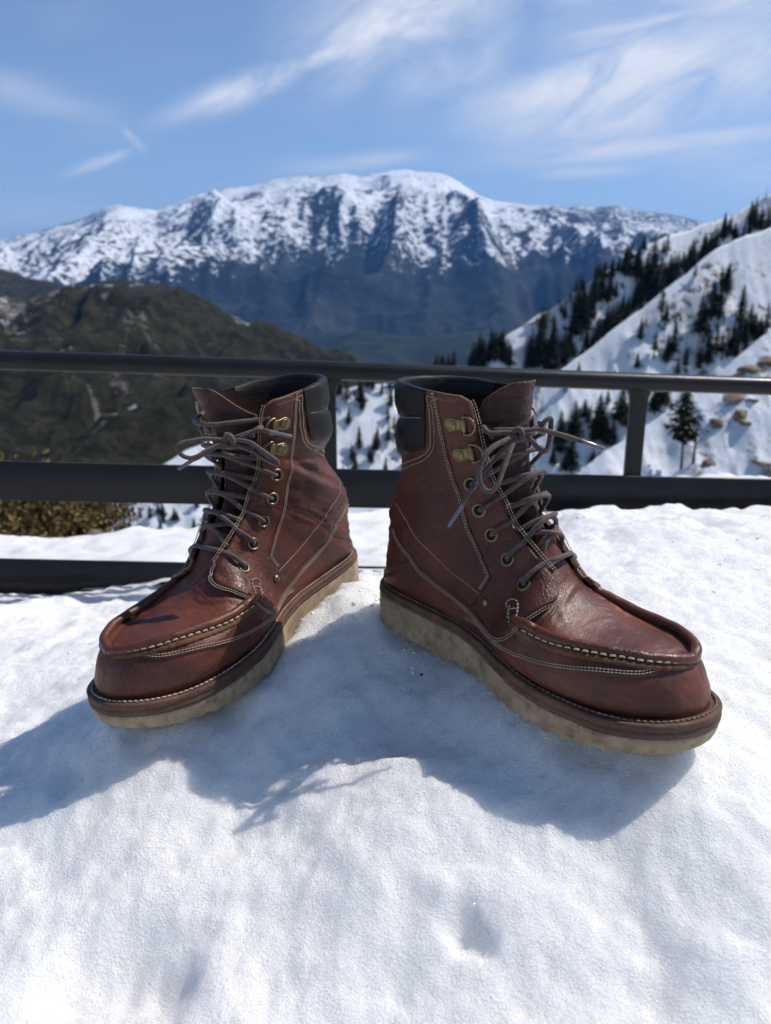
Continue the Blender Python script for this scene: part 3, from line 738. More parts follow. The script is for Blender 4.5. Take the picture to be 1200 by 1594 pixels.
            arcp = [(.0120 + .0085*np.cos(t), .0070*np.sin(t)) for t in tt][::-1]
            pts = np.array([P + x*px_ + y*py_ + N*(.0022 + .18*max(0, px_-.0105)) for px_, py_ in Dp + arcp])
            V, F = tube_geo(smooth_path(pts, 44, closed=True), .00105, 8, closed=True)
            emit('ring', V, F, M['brass'], parent=h)
    # ---- laces
    inv = np.array(mw.inverted())
    def loc_pt(w): q = inv @ np.r_[w, 1]; return q[:3]*MIR
    def at_px(px, py, depth):
        c = np.array([(px-600)/1200, (797-py)/1200, 1.0])*depth; return loc_pt(CAM + c @ CAMR)
    lg = Geo()
    def strand(pts, r=.0020, n=None, ref=None):
        pts = np.asarray(pts); L = np.sum(np.linalg.norm(np.diff(pts, axis=0), axis=1)); n = n or max(12, int(L/.0012))
        P = smooth_path(pts, n); dd = np.r_[0, np.cumsum(np.linalg.norm(np.diff(P, axis=0), axis=1))]
        P = P + .00022*np.stack([fbm(dd/.008+7*i, dd*0+pts[0, 0]*900, 60+i, 2) for i in range(3)], 1)
        V, F = tube_geo(P, r*(1+.07*fbm(dd/.004, dd*0, 66, 2)), 9, flat=.92)
        lg.add(V*MIR, [f[::-1] for f in F] if mirror < 0 else F); return P
    def face_pt(v, side, dth, off): return S([v], [thc(v)+dth], side, off)[0]
    rl = np.random.RandomState(seed)
    # bottom bar straight across
    v0, t0 = EYELETS[0]
    strand([S([v0], [t0], -1, -.003)[0], S([v0], [t0-.08], -1, .0050)[0], S([v0+.05], [t0-.6], -1, .0055)[0], face_pt(v0+.10, -1, -.1, .0052), S([v0+.05], [.55], -1, .0060)[0], S([v0+.05], [.5], 1, .0062)[0],
            face_pt(v0+.10, 1, -.1, .0052), S([v0+.05], [t0-.6], 1, .0055)[0], S([v0], [t0-.08], 1, .0050)[0], S([v0], [t0], 1, -.003)[0]])
    seq = EYELETS + HOOKS_RING
    for k in range(1, 5):
        v, t = seq[k]; vn = seq[k+1][0] if k < 5 else v+1.4
        for side in (1, -1):
            lift = .0012 if (k + (side > 0)) % 2 else -.0006
            ve = v + (vn-v)*(.62 + rl.uniform(-.08, .08)); vm = v + (vn-v)*.33
            strand([S([v], [t], side, -.003)[0], S([v+.02], [t-.06], side, .0046)[0], S([v+.05], [(t+thc(v))/2], side, .0052)[0], face_pt(v+.12, side, -.05, .0050),
                    S([vm], [.55], side, .0050+lift)[0], S([vm+.1*(vn-v)], [.45], -side, .0050+lift)[0], face_pt(ve-.1*(vn-v), -side, -.32, .0028), face_pt(ve, -side, .05, -.0004), face_pt(ve+.05, -side, .5, -.0022)])
            # the under pass that rises out of the throat to the eyelet above
            if k == 1:
                strand([face_pt(v-.55, -side, .2, -.002), face_pt(v-.5, -side, -.35, .0016), S([v-.25], [.6], -side, .0034+lift)[0], S([v-.05], [.4], side, .0034+lift)[0], face_pt(v+.25, side, -.3, .0018), face_pt(v+.3, side, .3, -.002)])
    # through the rings up to the knot
    ref = S([17.6], [0.], 1, .012)[0]
    if not Lb:
        dk = .562
        K = at_px(807, 676, dk)
        E = lambda L: [at_px(*p) for p in L]
        ringm = S([18.15], [1.72], -1, .0050)[0]; ringl = S([18.15], [1.72], 1, .0050)[0]
        ringm2 = S([16.75], [1.55], -1, .0045)[0]; ringl2 = S([16.75], [1.55], 1, .0045)[0]
        strand([S([17.2], [1.5], -1, -.003)[0], S([17.7], [1.55], -1, .0022)[0], ringm] + E([(762, 674, dk+.002), (785, 673, dk)]) + [K])
        strand([S([17.2], [1.5], 1, -.003)[0], S([17.7], [1.55], 1, .0022)[0], ringl] + E([(833, 672, dk+.012), (818, 675, dk+.003)]) + [K])
        strand([S([15.8], [1.6], -1, -.003)[0], ringm2, S([17.0], [.7], -1, .0075)[0], S([17.5], [.8], 1, .0060)[0], face_pt(17.9, 1, .1, -.001)])
        strand([S([15.8], [1.6], 1, -.003)[0], ringl2, S([17.0], [.7], 1, .0060)[0], S([17.5], [.8], -1, .0045)[0], face_pt(17.9, -1, .1, -.001)])
        strand([K] + E([(790, 684, dk-.006), (772, 693, dk-.012), (756, 708, dk-.015), (747, 727, dk-.015), (746, 747, dk-.014), (755, 762, dk-.013), (765, 764, dk-.013), (775, 752, dk-.013), (783, 731, dk-.012), (791, 708, dk-.010), (800, 688, dk-.005)]) + [K])
        e1 = strand([K] + E([(793, 690, dk+.001), (776, 708, dk), (757, 728, dk-.004), (742, 748, dk-.009), (730, 768, dk-.013), (720, 786, dk-.014)]))
        strand([K] + E([(826, 670, dk-.002), (840, 664, dk-.004), (850, 654, dk-.006), (857, 652, dk-.005), (857, 668, dk-.002), (855, 688, dk), (849, 702, dk), (839, 699, dk), (828, 686, dk), (816, 680, dk)]) + [K])
        e2 = strand([K] + E([(822, 671, dk-.005), (840, 668, dk-.006), (862, 674, dk-.006), (884, 680, dk-.006), (906, 687, dk-.006)]))
        ends_ = [(e1, at_px(698, 820, dk-.012)), (e2, at_px(940, 699, dk-.006))]
        knot = E([(803, 668, dk-.001), (811, 670, dk-.005), (814, 678, dk-.005), (810, 684, dk-.003), (802, 680, dk+.002), (801, 671, dk-.003), (809, 668, dk-.006), (815, 681, dk-.003), (806, 685, dk+.001)])
    else:
        dk = .634
        K = at_px(357, 686, dk); E = lambda L: [at_px(*p) for p in L]
        ringm = S([18.3], [1.85], -1, .0050)[0]; ringl = S([18.3], [1.75], 1, .0050)[0]
        strand([S([17.3], [1.6], -1, -.003)[0], S([17.8], [1.62], -1, .0028)[0], ringm] + E([(402, 667, dk-.002), (382, 679, dk-.002)]) + [K])
        strand([S([17.3], [1.5], 1, -.003)[0], ringl] + E([(315, 675, dk+.010), (335, 681, dk+.003)]) + [K])
        strand([face_pt(19.1, 1, .1, -.001), S([18.7], [.9], 1, .0045)[0], S([18.7], [.3], -1, .0060)[0], S([18.8], [1.3], -1, .0040)[0], face_pt(18.9, -1, .15, .0015)])
        strand([S([15.9], [1.6], -1, -.003)[0], S([16.8], [1.7], -1, .0042)[0], S([16.6], [.8], -1, .0070)[0], S([16.5], [.5], 1, .0060)[0], face_pt(16.3, 1, -.05, .004), face_pt(15.7, 1, .1, .0045), S([15.4], [.8], 1, .0030)[0], S([15.2], [.2], 1, .0022)[0]])
        strand([K] + E([(338, 684, dk-.004), (318, 683, dk-.008), (298, 686, dk-.012), (283, 690, dk-.014), (277, 698, dk-.014), (282, 708, dk-.013), (295, 713, dk-.013), (308, 710, dk-.012), (322, 701, dk-.009), (338, 694, dk-.005)]) + [K])
        e1 = strand([K] + E([(340, 693, dk+.001), (325, 702, dk-.001), (310, 711, dk-.004), (300, 716, dk-.008)]))
        strand([K] + E([(372, 685, dk-.005), (390, 689, dk-.008), (405, 699, dk-.010), (420, 710, dk-.012), (431, 718, dk-.012), (432, 722, dk-.011), (424, 721, dk-.011), (408, 712, dk-.009), (392, 702, dk-.007), (374, 695, dk-.004)]) + [K])
        e2 = strand([K] + E([(372, 679, dk-.001), (392, 672, dk-.001), (408, 670, dk-.004), (420, 672, dk-.008)]))
        ends_ = [(e1, at_px(277, 731, dk-.010)), (e2, at_px(455, 680, dk-.008))]
        knot = E([(352, 676, dk-.001), (360, 679, dk-.006), (364, 689, dk-.006), (362, 696, dk-.004), (353, 692, dk+.001), (350, 683, dk-.004), (357, 678, dk-.007), (364, 692, dk-.005), (356, 697, dk)])
    strand(knot, r=.0021)
    lace = lg.build('lace', M['lace'], root)
    for e, tip in ends_:
        a = e[-1]; d = tip-a; d /= np.linalg.norm(d); gg = Geo()
        L = np.linalg.norm(tip-a); s = np.array([-.0008, .0, .0006, L*.5, L-.0006, L]); rr = np.array([.0015, .0018, .0017, .0016, .0016, .0012])
        V, F = tube_geo(a + d*s[:, None], rr, 10); gg.add(V*MIR, [f[::-1] for f in F] if mirror < 0 else F)
        gg.build('aglet', M['aglet'], lace)
    return root
boot_r = make_boot('R', 1, (-44.471, 2.84, -.396), (.004, .677, .016), 'brown leather lace-up boot on the right, toe towards lower right, inner side in shade')
boot_l = make_boot('L', -1, (-126.454, 7.788, 2.382), (-.039, .777, .014), 'brown leather lace-up boot on the left, sunlit inner side, toe towards lower left')
# ------------------------------------------------------------------ near snow
def snow_mat(name, near=True):
    m, nt, b = material(name); g = NT(nt); co = g.coord()
    big = g.noise(co, 6 if near else .05, 5, .6)
    g.link(g.ramp(big, [(.3, (.895, .875, .86)), (.7, (.95, .935, .92))]), b.inputs['Base Color'])
    b.inputs['Roughness'].default_value = .62 if near else .9
    b.inputs['Specular IOR Level'].default_value = .32
    if near:
        # a few specks of grit blown onto the snow
        b.inputs['Subsurface Weight'].default_value = .75
        b.inputs['Subsurface Radius'].default_value = (.9, .95, 1.0); b.inputs['Subsurface Scale'].default_value = .03
        # coarse wet crystals that glint
        vor = g.n('ShaderNodeTexVoronoi', {'Vector': co, 'Scale': 620.}); rnd = g.n('ShaderNodeSeparateColor', {0: vor.outputs['Color']})
        glint = g.math('GREATER_THAN', rnd.outputs[0], .93)
        g.link(g.math('SUBTRACT', .66, g.math('MULTIPLY', glint, .50)), b.inputs['Roughness'])
        g.link(g.math('ADD', .30, g.math('MULTIPLY', glint, .7)), b.inputs['Specular IOR Level'])
        h = g.math('ADD', g.math('MULTIPLY', vor.outputs['Distance'], .8), g.math('MULTIPLY', g.noise(co, 260, 5, .7), 1.4))
        tilt = g.math('MULTIPLY', glint, g.math('SUBTRACT', rnd.outputs[1], .5))
        h = g.math('ADD', h, g.math('MULTIPLY', tilt, .9))
        n1 = g.bump(g.noise(co, 70, 6, .7), .4, .004)
        g.link(g.bump(h, .9, .0024, n1), b.inputs['Normal'])
    else:
        g.link(g.bump(g.noise(co, .35, 8, .7), .6, .6), b.inputs['Normal'])
    return m
M['snow'] = snow_mat('wet_granular_snow'); M['snow_dry'] = snow_mat('loose_snow', False)
def tps(pts, lam=1e-4):
    P = np.array(pts); xy = P[:, :2]; z = P[:, 2]; n = len(P)
    def U(r2): return .5*r2*np.log(r2+1e-12)
    K = U(((xy[:, None]-xy[None])**2).sum(-1)) + lam*np.eye(n); Q = np.c_[np.ones(n), xy]
    A = np.block([[K, Q], [Q.T, np.zeros((3, 3))]]); w = np.linalg.solve(A, np.r_[z, 0, 0, 0])
    def f(x, y):
        out = w[n] + w[n+1]*x + w[n+2]*y
        for i in range(n): out = out + w[i]*U((x-xy[i, 0])**2 + (y-xy[i, 1])**2)
        return out
    return f
SNOW_PTS = [(.03,.66,.016), (.09,.58,.012), (.14,.53,.005), (.20,.47,-.008), (.16,.66,.004), (.25,.60,-.004),
  (-.06,.74,.012), (-.11,.66,-.008), (-.17,.60,-.028), (-.22,.54,-.042), (-.022,.705,.030), (-.045,.675,.026), (-.062,.648,.016), (-.085,.61,.000), (-.16,.74,-.03),
  (.0,.60,-.012), (-.03,.56,-.024), (.05,.535,-.008),
  (-.08,.495,-.052), (.0,.49,-.028), (.143,.440,-.032), (.07,.455,-.022), (.05,.40,-.044), (-.3,.57,-.082), (-.2,.45,-.078), (-.30,.68,-.085),
  (0,.35,-.072), (.2,.35,-.062), (-.2,.3,-.090), (0,.2,-.110), (.25,.2,-.105), (-.25,.18,-.125),
  (.0,.82,.000), (-.1,.86,-.03), (0,1.0,-.075), (0,1.25,-.175), (0,1.5,-.262), (-.15,1.5,-.262),
  (.33,.70,-.018), (.30,.48,-.030), (.36,.40,-.046), (.40,1.0,-.030), (.25,1.2,-.075), (.60,1.35,-.085), (.33,1.45,-.095), (.55,1.50,-.108), (.9,1.45,-.105), (.75,1.0,-.04), (.5,.6,-.05),
  (-.4,.8,-.130), (-.45,1.1,-.195), (-.6,1.36,-.262), (-.35,1.36,-.258), (-.9,1.3,-.262), (-.8,.9,-.18), (-.5,.5,-.12)]
_zs = tps(SNOW_PTS, 2e-4)
def snow_noise(x, y):
    n = .010*fbm(x/.10+3, y/.10+8, 71, 3) + .0060*fbm(x/.036, y/.036, 72, 4) + .0026*fbm(x/.012, y/.012, 73, 3) + .0015*fbm(x/.0055, y/.0055, 74, 2)
    n = n + .008*np.abs(fbm(x/.07+5, y/.07+2, 78, 3)) - .002
    back = sstep(.85, 1.35, y)
    n = n + back*(.020*fbm(x/.16, y/.16, 75, 4) + .012*fbm(x/.055, y/.055, 76, 3)*sstep(-.2, .3, fbm(x/.3, y/.3, 77, 2)+.2))
    for cx, cy, r, d in ((-.158, .378, .026, .022), (-.125, .362, .016, .014), (-.185, .360, .014, .012), (.047, .381, .010, .020), (.058, .372, .008, .010), (-.03, .42, .012, .004), (.06, .50, .035, .010), (.02, .53, .025, .008), (-.19, .38, .02, .006), (-.02, .335, .03, .004), (.15, .36, .03, .004), (-.06, .455, .01, .004)):
        n = n - d*np.exp(-(((x-cx)/r)**2 + ((y-cy)/r)**2))
    # a few soft scrape marks to the right of the right toe
    for x0, y0, x1, y1, w, d in ((.215, .452, .243, .405, .0045, .0030), (.232, .462, .262, .410, .0035, .0025), (.190, .425, .214, .385, .0050, .0024), (.170, .415, .190, .372, .004, .0016), (.250, .440, .290, .392, .004, .0022)):
        ux, uy = x1-x0, y1-y0; t = np.clip(((x-x0)*ux+(y-y0)*uy)/(ux*ux+uy*uy), 0, 1); dd = np.hypot(x-x0-t*ux, y-y0-t*uy + .002*np.sin(t*7)); n = n - d*np.exp(-(dd/w)**2)*np.sin(np.pi*np.clip(t*.9+.05, 0, 1))
    return n
def foot_limit(x, y, z):
    """press the snow down under the soles"""
    for root, mir in ((boot_r, 1), (boot_l, -1)):
        mw = np.array(root.matrix_world); inv = np.linalg.inv(mw)
        for _ in range(2):
            q = np.stack([x, y, z, np.ones_like(x)], -1) @ inv.T
            lx, ly = q[..., 0], q[..., 1]*mir
            hw = np.where(ly > 0, half(np.clip(lx, 0, .305), 1), half(np.clip(lx, 0, .305), -1))
            ins = (lx > .002) & (lx < .303) & (np.abs(ly) < hw - .004)
            fz = z_floor(np.clip(lx, 0, .305))
            zw = mw[2, 0]*lx + mw[2, 1]*(ly*mir) + mw[2, 2]*fz + mw[2, 3]
            z = np.where(ins, np.minimum(z, zw - .0005), z)
        out = np.maximum(np.abs(ly) - hw, np.maximum(-lx, lx-.305)); near = np.exp(-((out-.005)/.005)**2)*(~ins)*np.exp(-((z-zw)/.010)**2)
        z = z + near*(.0022 + .0022*fbm(x/.009, y/.009, 88, 3))
    return z
def snow_z(x, y): return _zs(np.clip(x, -1.0, 1.0), y) + snow_noise(x, y)
ys = np.concatenate([np.arange(.10, .80, .0034), np.arange(.80, 1.75, .0068)]); ys = ys[ys < 1.72]
NX = 360
rows = []
for y in ys:
    hw = .16 + .62*y                                   # wider with distance
    xs = np.linspace(-hw, hw, NX); wing = np.geomspace(hw, 4.0, 26)[1:]; xs = np.concatenate([-wing[::-1], xs, wing]); rows.append(np.stack([xs, np.full(len(xs), y)], 1))
G = np.stack(rows); gx, gy = G[..., 0], G[..., 1]
gz = snow_z(gx, gy); gz = foot_limit(gx, gy, gz)
gz = np.where(gy > 1.60, gz - (gy-1.60)*.25, gz)
G = np.concatenate([G, gz[..., None]], -1)
near_snow = link('snow', G.reshape(-1, 3), grid_faces(len(ys), G.shape[1], flip=False), M['snow'])
tag(near_snow, kind='structure')
# unseen ground round and behind the viewer, added to tune the bounce light
NXg = 90; yb = np.concatenate([-np.geomspace(30, .25, 60), np.linspace(-.2, .125, 12)]); xb = np.concatenate([-np.geomspace(30, .3, 40)[:], np.linspace(-.25, .25, 10), np.geomspace(.3, 30, 40)])
gx, gy = np.meshgrid(xb, yb)
gz = -.150 + .25*sstep(.5, 12, np.hypot(gx, gy)) + .05*fbm(gx/.8, gy/.8, 91, 4)*sstep(.2, 1.5, np.hypot(gx, gy)) + .012*fbm(gx/.12, gy/.12, 92, 3) - .03*sstep(-.1, .12, gy)
M['bounce_ground'] = plain('bounce_asphalt_grey', (.26, .26, .265), .7, var=.6, scale=6)
fs = link('bounce_pavement', np.stack([gx, gy, gz], -1).reshape(-1, 3), grid_faces(len(yb), len(xb)), M['bounce_ground']); tag(fs, kind='structure')
# crumbs of broken crust lying about
cr_rs = np.random.RandomState(19); crumbs = Geo()
for k in range(150):
    if k < 90: x = cr_rs.normal(-.03, .06); y = .60 + abs(cr_rs.normal(0, .05))
    else: x = cr_rs.uniform(-.6, .6); y = cr_rs.uniform(.75, 1.35)
    s = min(cr_rs.gamma(2.0, .0005) + .0005, .0019) + .0010*(y > .75); z0 = float(foot_limit(np.array([x]), np.array([y]), snow_z(np.array([x]), np.array([y])))[0])
    q = cr_rs.normal(0, 1, (8, 3)); ph = (1+5**.5)/2
    ico = np.array([(-1, ph, 0), (1, ph, 0), (-1, -ph, 0), (1, -ph, 0), (0, -1, ph), (0, 1, ph), (0, -1, -ph), (0, 1, -ph), (ph, 0, -1), (ph, 0, 1), (-ph, 0, -1), (-ph, 0, 1)])/1.9
    ico = ico*cr_rs.uniform(.65, 1.3, (12, 1))*np.array([1, cr_rs.uniform(.7, 1.3), cr_rs.uniform(.5, .9)])
    crumbs.add(ico*s + np.array([x, y, z0 + s*.25]), [(0,11,5),(0,5,1),(0,1,7),(0,7,10),(0,10,11),(1,5,9),(5,11,4),(11,10,2),(10,7,6),(7,1,8),(3,9,4),(3,4,2),(3,2,6),(3,6,8),(3,8,9),(4,9,5),(2,4,11),(6,2,10),(8,6,7),(9,8,1)])
co_ = crumbs.build('snow_crumbs', M['snow_dry']); tag(co_, kind='stuff')
# the bank beyond the railing, ending in a broken lip above the drop
NX2 = 460; ys2 = np.arange(1.55, 2.9, .012); hx = np.linspace(-4.0, 4.0, NX2)
gx, gy = np.meshgrid(hx, ys2)
edge = 2.25 + .12*fbm(gx/.5, gx*0, 81, 4) + .1*np.sin(gx*2.)
gz = -.270 - .06*(gy-1.6) + .016*fbm(gx/.2, gy/.2, 82, 4) + .012*fbm(gx/.05, gy/.05, 83, 3) + .10*sstep(.1, 1.0, gx) - .06*sstep(-.2, -1.2, gx)
gz = gz - 1.6*np.maximum(0, gy-edge)**1.2
bank = link('snow_bank', np.stack([gx, gy, gz], -1).reshape(-1, 3), grid_faces(len(ys2), NX2), M['snow']); tag(bank, kind='structure')
# a dark bit of grit on the snow between the boots
def grit(px, py, s):
    y = .30
    for k in range(400):
        p = at_y(px, py, y)
        if p[2] <= float(snow_z(np.array([p[0]]), np.array([p[1]]))[0]): break
        y += .0015
    rr = np.random.RandomState(int(px)); bm = bmesh.new(); bmesh.ops.create_icosphere(bm, subdivisions=2, radius=s)
    for v in bm.verts: v.co *= rr.uniform(.7, 1.25); v.co.z *= .7
    me = bpy.data.meshes.new('grit'); bm.to_mesh(me); bm.free(); me.materials.append(M['shade_grit_black']); o = bpy.data.objects.new('grit', me); col.objects.link(o)
    o.location = (p[0], p[1], p[2]+s*.3); return o
tag(grit(656, 1051, .0014), 'tiny black speck of grit on the shaded snow between the boots', 'grit')
# ------------------------------------------------------------------ railing
def paint_mat():
    m, nt, b = material('black_rail_paint'); g = NT(nt); co = g.coord()
    c = g.ramp(g.noise(co, 9, 6, .6), [(.3, (.008, .0085, .0095)), (.7, (.016, .0165, .018))])
    chip = g.ramp(g.noise(co, 60, 6, .7), [(.72, (0, 0, 0)), (.74, (1, 1, 1))])
    c = g.mix(g.math('MULTIPLY', chip, .6), c, (.10, .085, .07)); g.link(c, b.inputs['Base Color'])
    g.link(g.math('ADD', .22, g.math('MULTIPLY', g.noise(co, 20, 5, .6), .28)), b.inputs['Roughness'])
    b.inputs['Specular IOR Level'].default_value = .22
    g.link(g.bump(g.math('ADD', g.noise(co, 160, 4), g.math('MULTIPLY', g.noise(co, 25, 3), 2.)), .12, .002), b.inputs['Normal'])
    return m
M['paint'] = paint_mat()
def yrail(px): return 1.54 + .18*px/1200.0
def rail_pt(px, py): return at_y(px, py, yrail(px))
railing = empty('railing', tuple(rail_pt(508, 900)))
tag(railing, 'black painted steel railing with round top rail, flat bars and posts behind the boots', 'railing')
ro = np.array(railing.location)
def rb(g, name):
    o = g.build(name, M['paint'], railing); o.matrix_parent_inverse = Matrix.Translation(railing.location).inverted(); return o
pxs = np.linspace(-1500, 2700, 130)
top_y = lambda px: 560.5 + .0335*px
P = np.array([rail_pt(p, top_y(p)) for p in pxs])
P[:, 2] += .0012*np.sin(pxs*.004)
g = Geo(); g.tube(P, .0195, 24); rb(g, 'top_rail')
def flat_bar(y0f, y1f, name, thick=.008):
    g = Geo(); rings = []
    for p in pxs:
        a = rail_pt(p, y0f(p)); b = rail_pt(p, y1f(p)); h = thick/2; c = .0012
        b = np.array([a[0], a[1], b[2]])
        rings.append([a+[0, -h, -c], a+[0, -h+c, 0], a+[0, h-c, 0], a+[0, h, -c], b+[0, h, c], b+[0, h-c, 0], b+[0, -h+c, 0], b+[0, -h, c]])
    V = np.array(rings).reshape(-1, 3); g.add(V, grid_faces(len(pxs), 8, closed_c=True, flip=True)); return rb(g, name) if True else None
flat_bar(lambda p: 717.5 + .0235*p, lambda p: 778 + .0215*p, 'flat_bar')
flat_bar(lambda p: 869.5 + .0215*p, lambda p: 923.5 + .021*p, 'flat_bar')
for px in (-640, -75, 508, 1000, 1510):
    g = Geo(); t = rail_pt(px, top_y(px)); y = t[1] + .016
    zt = t[2]; zb = t[2] - .95; hw = .0175
    prof = [(0, .030), (-.010, .028), (-.018, .0235), (-.028, .0195), (-.042, .0178), (-.07, hw), (-.5, hw), (-.95, hw)]
    rings = []
    for dz, w in prof:
        c = np.array([t[0], y, zt-.008+dz]); th = .010
        rings.append([c+[-w, -th+.002, 0], c+[-w+.002, -th, 0], c+[w-.002, -th, 0], c+[w, -th+.002, 0], c+[w, th, 0], c+[-w, th, 0]])
    V = np.array(rings).reshape(-1, 3); g.add(V, grid_faces(len(prof), 6, closed_c=True, flip=True) + [tuple(range(6)), tuple(range(len(prof)*6-6, len(prof)*6))[::-1]])
    # weld beads where the post meets the pipe and the flat bar
    ang = np.linspace(-1.3, 1.3, 13)
    g.tube([np.array([t[0]-.029+.058*k/12, y-.0185+.004*math.sin(k*2.1), zt-.0165-.003*abs(k/6-1)**3]) for k in range(13)], .0034, 8)
    rb(g, 'post')
# ------------------------------------------------------------------ far country
def attr(o, name, vals):
    a = o.data.attributes.new(name, 'FLOAT', 'POINT'); a.data.foreach_set('value', np.asarray(vals, dtype=np.float32).ravel())
class Layer:
    """a hillside: its crest seen along sky (px, py), running down towards the camera"""
    def __init__(s, sky, dsky, bot, dbot, noise, curve=1.0, px0=-160, px1=1360):
        s.sx, s.sy = zip(*sky); s.dsky, s.bot, s.dbot, s.noise, s.curve = dsky, bot, dbot, noise, curve; s.px0, s.px1 = px0, px1
    def geo(s, px, t):
        px = np.asarray(px, float); t = np.asarray(t, float)
        ysk = np.interp(px, s.sx, s.sy); ybt = s.bot(px); Ds = s.dsky(px); Db = s.dbot(px)
        py = ysk + (ybt-ysk)*t
        y = 1/((1-t**s.curve)/Ds + t**s.curve/Db)
        d = np.stack([(px-600)/1200, (797-py)/1200, np.ones_like(px)], -1) @ CAMR
        P = CAM + d*(y/d[..., 1])[..., None]
        P[..., 2] += s.noise(P[..., 0], P[..., 1], px, t)
        return P
    def at(s, px, py):
        ysk = np.interp(px, s.sx, s.sy); t = (py-ysk)/(s.bot(px)-ysk)
        return s.geo(np.array([px]), np.array([np.clip(t, 0, 1)]))[0]
    def mesh(s, name, nx, nt, mat, tpow=1.0, back=.35, backdrop=.5):
        px = np.linspace(s.px0, s.px1, nx); t = np.linspace(0, 1, nt)**tpow
        PX, T = np.meshgrid(px, t); P = s.geo(PX, T)
        # the far side of the crest falls away
        c = P[0]; rows = []
        for k in (3, 2, 1):
            q = c.copy(); r = (c[:, :2]-CAM[:2]); dd = np.linalg.norm(r, axis=1, keepdims=True); q[:, :2] += r/dd*(dd*back*k/3); q[:, 2] -= (dd[:, 0]*back*k/3)*backdrop; rows.append(q)
        V = np.concatenate([np.stack(rows), P]); s.P = P; s.PX, s.T = PX, T
        o = link(name, V.reshape(-1, 3), grid_faces(V.shape[0], nx, flip=True), mat); tag(o, kind='structure'); s.obj = o; s.nb = 3*nx
        return o
def ground_mat(name, cols, rock=None, scale=.02, bump=.5, bdist=2.0, snow=None):
    m, nt, b = material(name); g = NT(nt); co = g.coord()
    f = g.noise(co, scale, 10, .68, .3)
    c = g.ramp(f, cols)
    if snow is not None:
        a = g.n('ShaderNodeAttribute', attribute_name='snow').outputs['Fac']
        f2 = g.noise(co, snow[0], 9, .72, .2); k = g.math('ADD', a, g.math('MULTIPLY', g.math('SUBTRACT', f2, .5), snow[1]))
        k = g.ramp(k, [(.44, (0, 0, 0)), (.58, (1, 1, 1))]); c = g.mix(k, c, snow[2])
    if rock is not None:
        a = g.n('ShaderNodeAttribute', attribute_name='rock').outputs['Fac']
        f3 = g.noise(co, rock[0], 8, .75); k = g.math('ADD', a, g.math('MULTIPLY', g.math('SUBTRACT', f3, .5), rock[1]))
        k = g.ramp(k, [(.50, (0, 0, 0)), (.62, (1, 1, 1))]); c = g.mix(k, c, rock[2])
    g.link(c, b.inputs['Base Color']); b.inputs['Roughness'].default_value = .95; b.inputs['Specular IOR Level'].default_value = .1
    g.link(g.bump(g.noise(co, scale*6, 8, .7), bump, bdist), b.inputs['Normal'])
    return m
# -- the great snowy mountain across the valley
SKY_M = [(-400, 420), (-160, 400), (0, 374), (60, 361), (130, 340), (165, 322), (185, 319), (215, 323), (245, 327), (280, 314), (310, 303), (350, 294), (385, 291), (420, 282), (455, 275), (475, 274), (500, 277), (530, 271), (560, 274), (590, 270), (625, 264), (655, 267), (690, 271), (715, 283), (745, 304), (770, 314), (800, 317), (835, 321), (865, 319), (885, 323), (900, 320), (925, 324), (960, 321), (1000, 330), (1040, 333), (1095, 347), (1150, 362), (1360, 400), (1600, 430)]
def n_mtn(x, y, px, t):
    k = sstep(.09, .42, t)*sstep(1.08, .75, t)
    big = fbm(x/2600+1.3, y/3600, 101, 2, ridged=True); mid = fbm(x/950 + .25*fbm(x/1800, y/1800, 99, 2), y/1700, 102, 4, gain=.45, ridged=True); sml = fbm(x/330, y/420, 103, 4, ridged=True)
    z = k*(300*big + 330*mid + 70*sml)
    k2 = sstep(.0, .07, t)*(1-k); z = z + k2*(95*mid + 45*sml) + 14*sml*(1-k)*(1-k2)
    m = sstep(420, 520, px)*sstep(930, 800, px); crest = .27 + .02*fbm(px/90., px*0, 104, 3)
    z = z + m*np.where(t < crest, 200*np.exp(-((t-crest)/.06)**2), 200*np.exp(-((t-crest)/.16)**2))
    m2 = sstep(150, 240, px)*sstep(500, 440, px); c2 = .30 + (px-300)/1400.
    z = z + m2*60*np.exp(-((t-c2)/.10)**2)
    return z
mtn = Layer(SKY_M, lambda p: 13200 + 0*p, lambda p: 560 + 0*p, lambda p: 5600 + 0*p, n_mtn, curve=.9, px0=-380, px1=1580)
M['mountain'] = ground_mat('mountain_forest', [(.3, (.009, .014, .018)), (.5, (.022, .029, .030)), (.72, (.070, .070, .066))], scale=.0022, bump=.8, bdist=30., snow=(.017, 1.6, (.80, .83, .87)))
o = mtn.mesh('mountain', 560, 330, M['mountain'], back=.3, backdrop=.25)
Pm = mtn.P; zz = Pm[..., 2]; gzx = np.gradient(zz, axis=1)/(np.gradient(Pm[..., 0], axis=1)+1e-6)
sl = 230 + 330*fbm(Pm[..., 0]/1300, Pm[..., 1]/2600, 107, 4) - 120*sstep(500, 100, mtn.PX)
rid = fbm(Pm[..., 0]/420, Pm[..., 1]/900, 108, 4, ridged=True)
sn = .475 + .14*np.clip((zz-sl)/1400, -.6, 1.0) + .19*rid - .17*sstep(-.05, .6, gzx) - .50*sstep(280, -420, zz-sl) - .16*sstep(760, 900, mtn.PX)*sstep(.22, .05, mtn.T)  # left-facing slopes lose snow partly for trees, partly to paint their shade
attr(o, 'snow', np.r_[np.full(mtn.nb, .4), sn.ravel()])
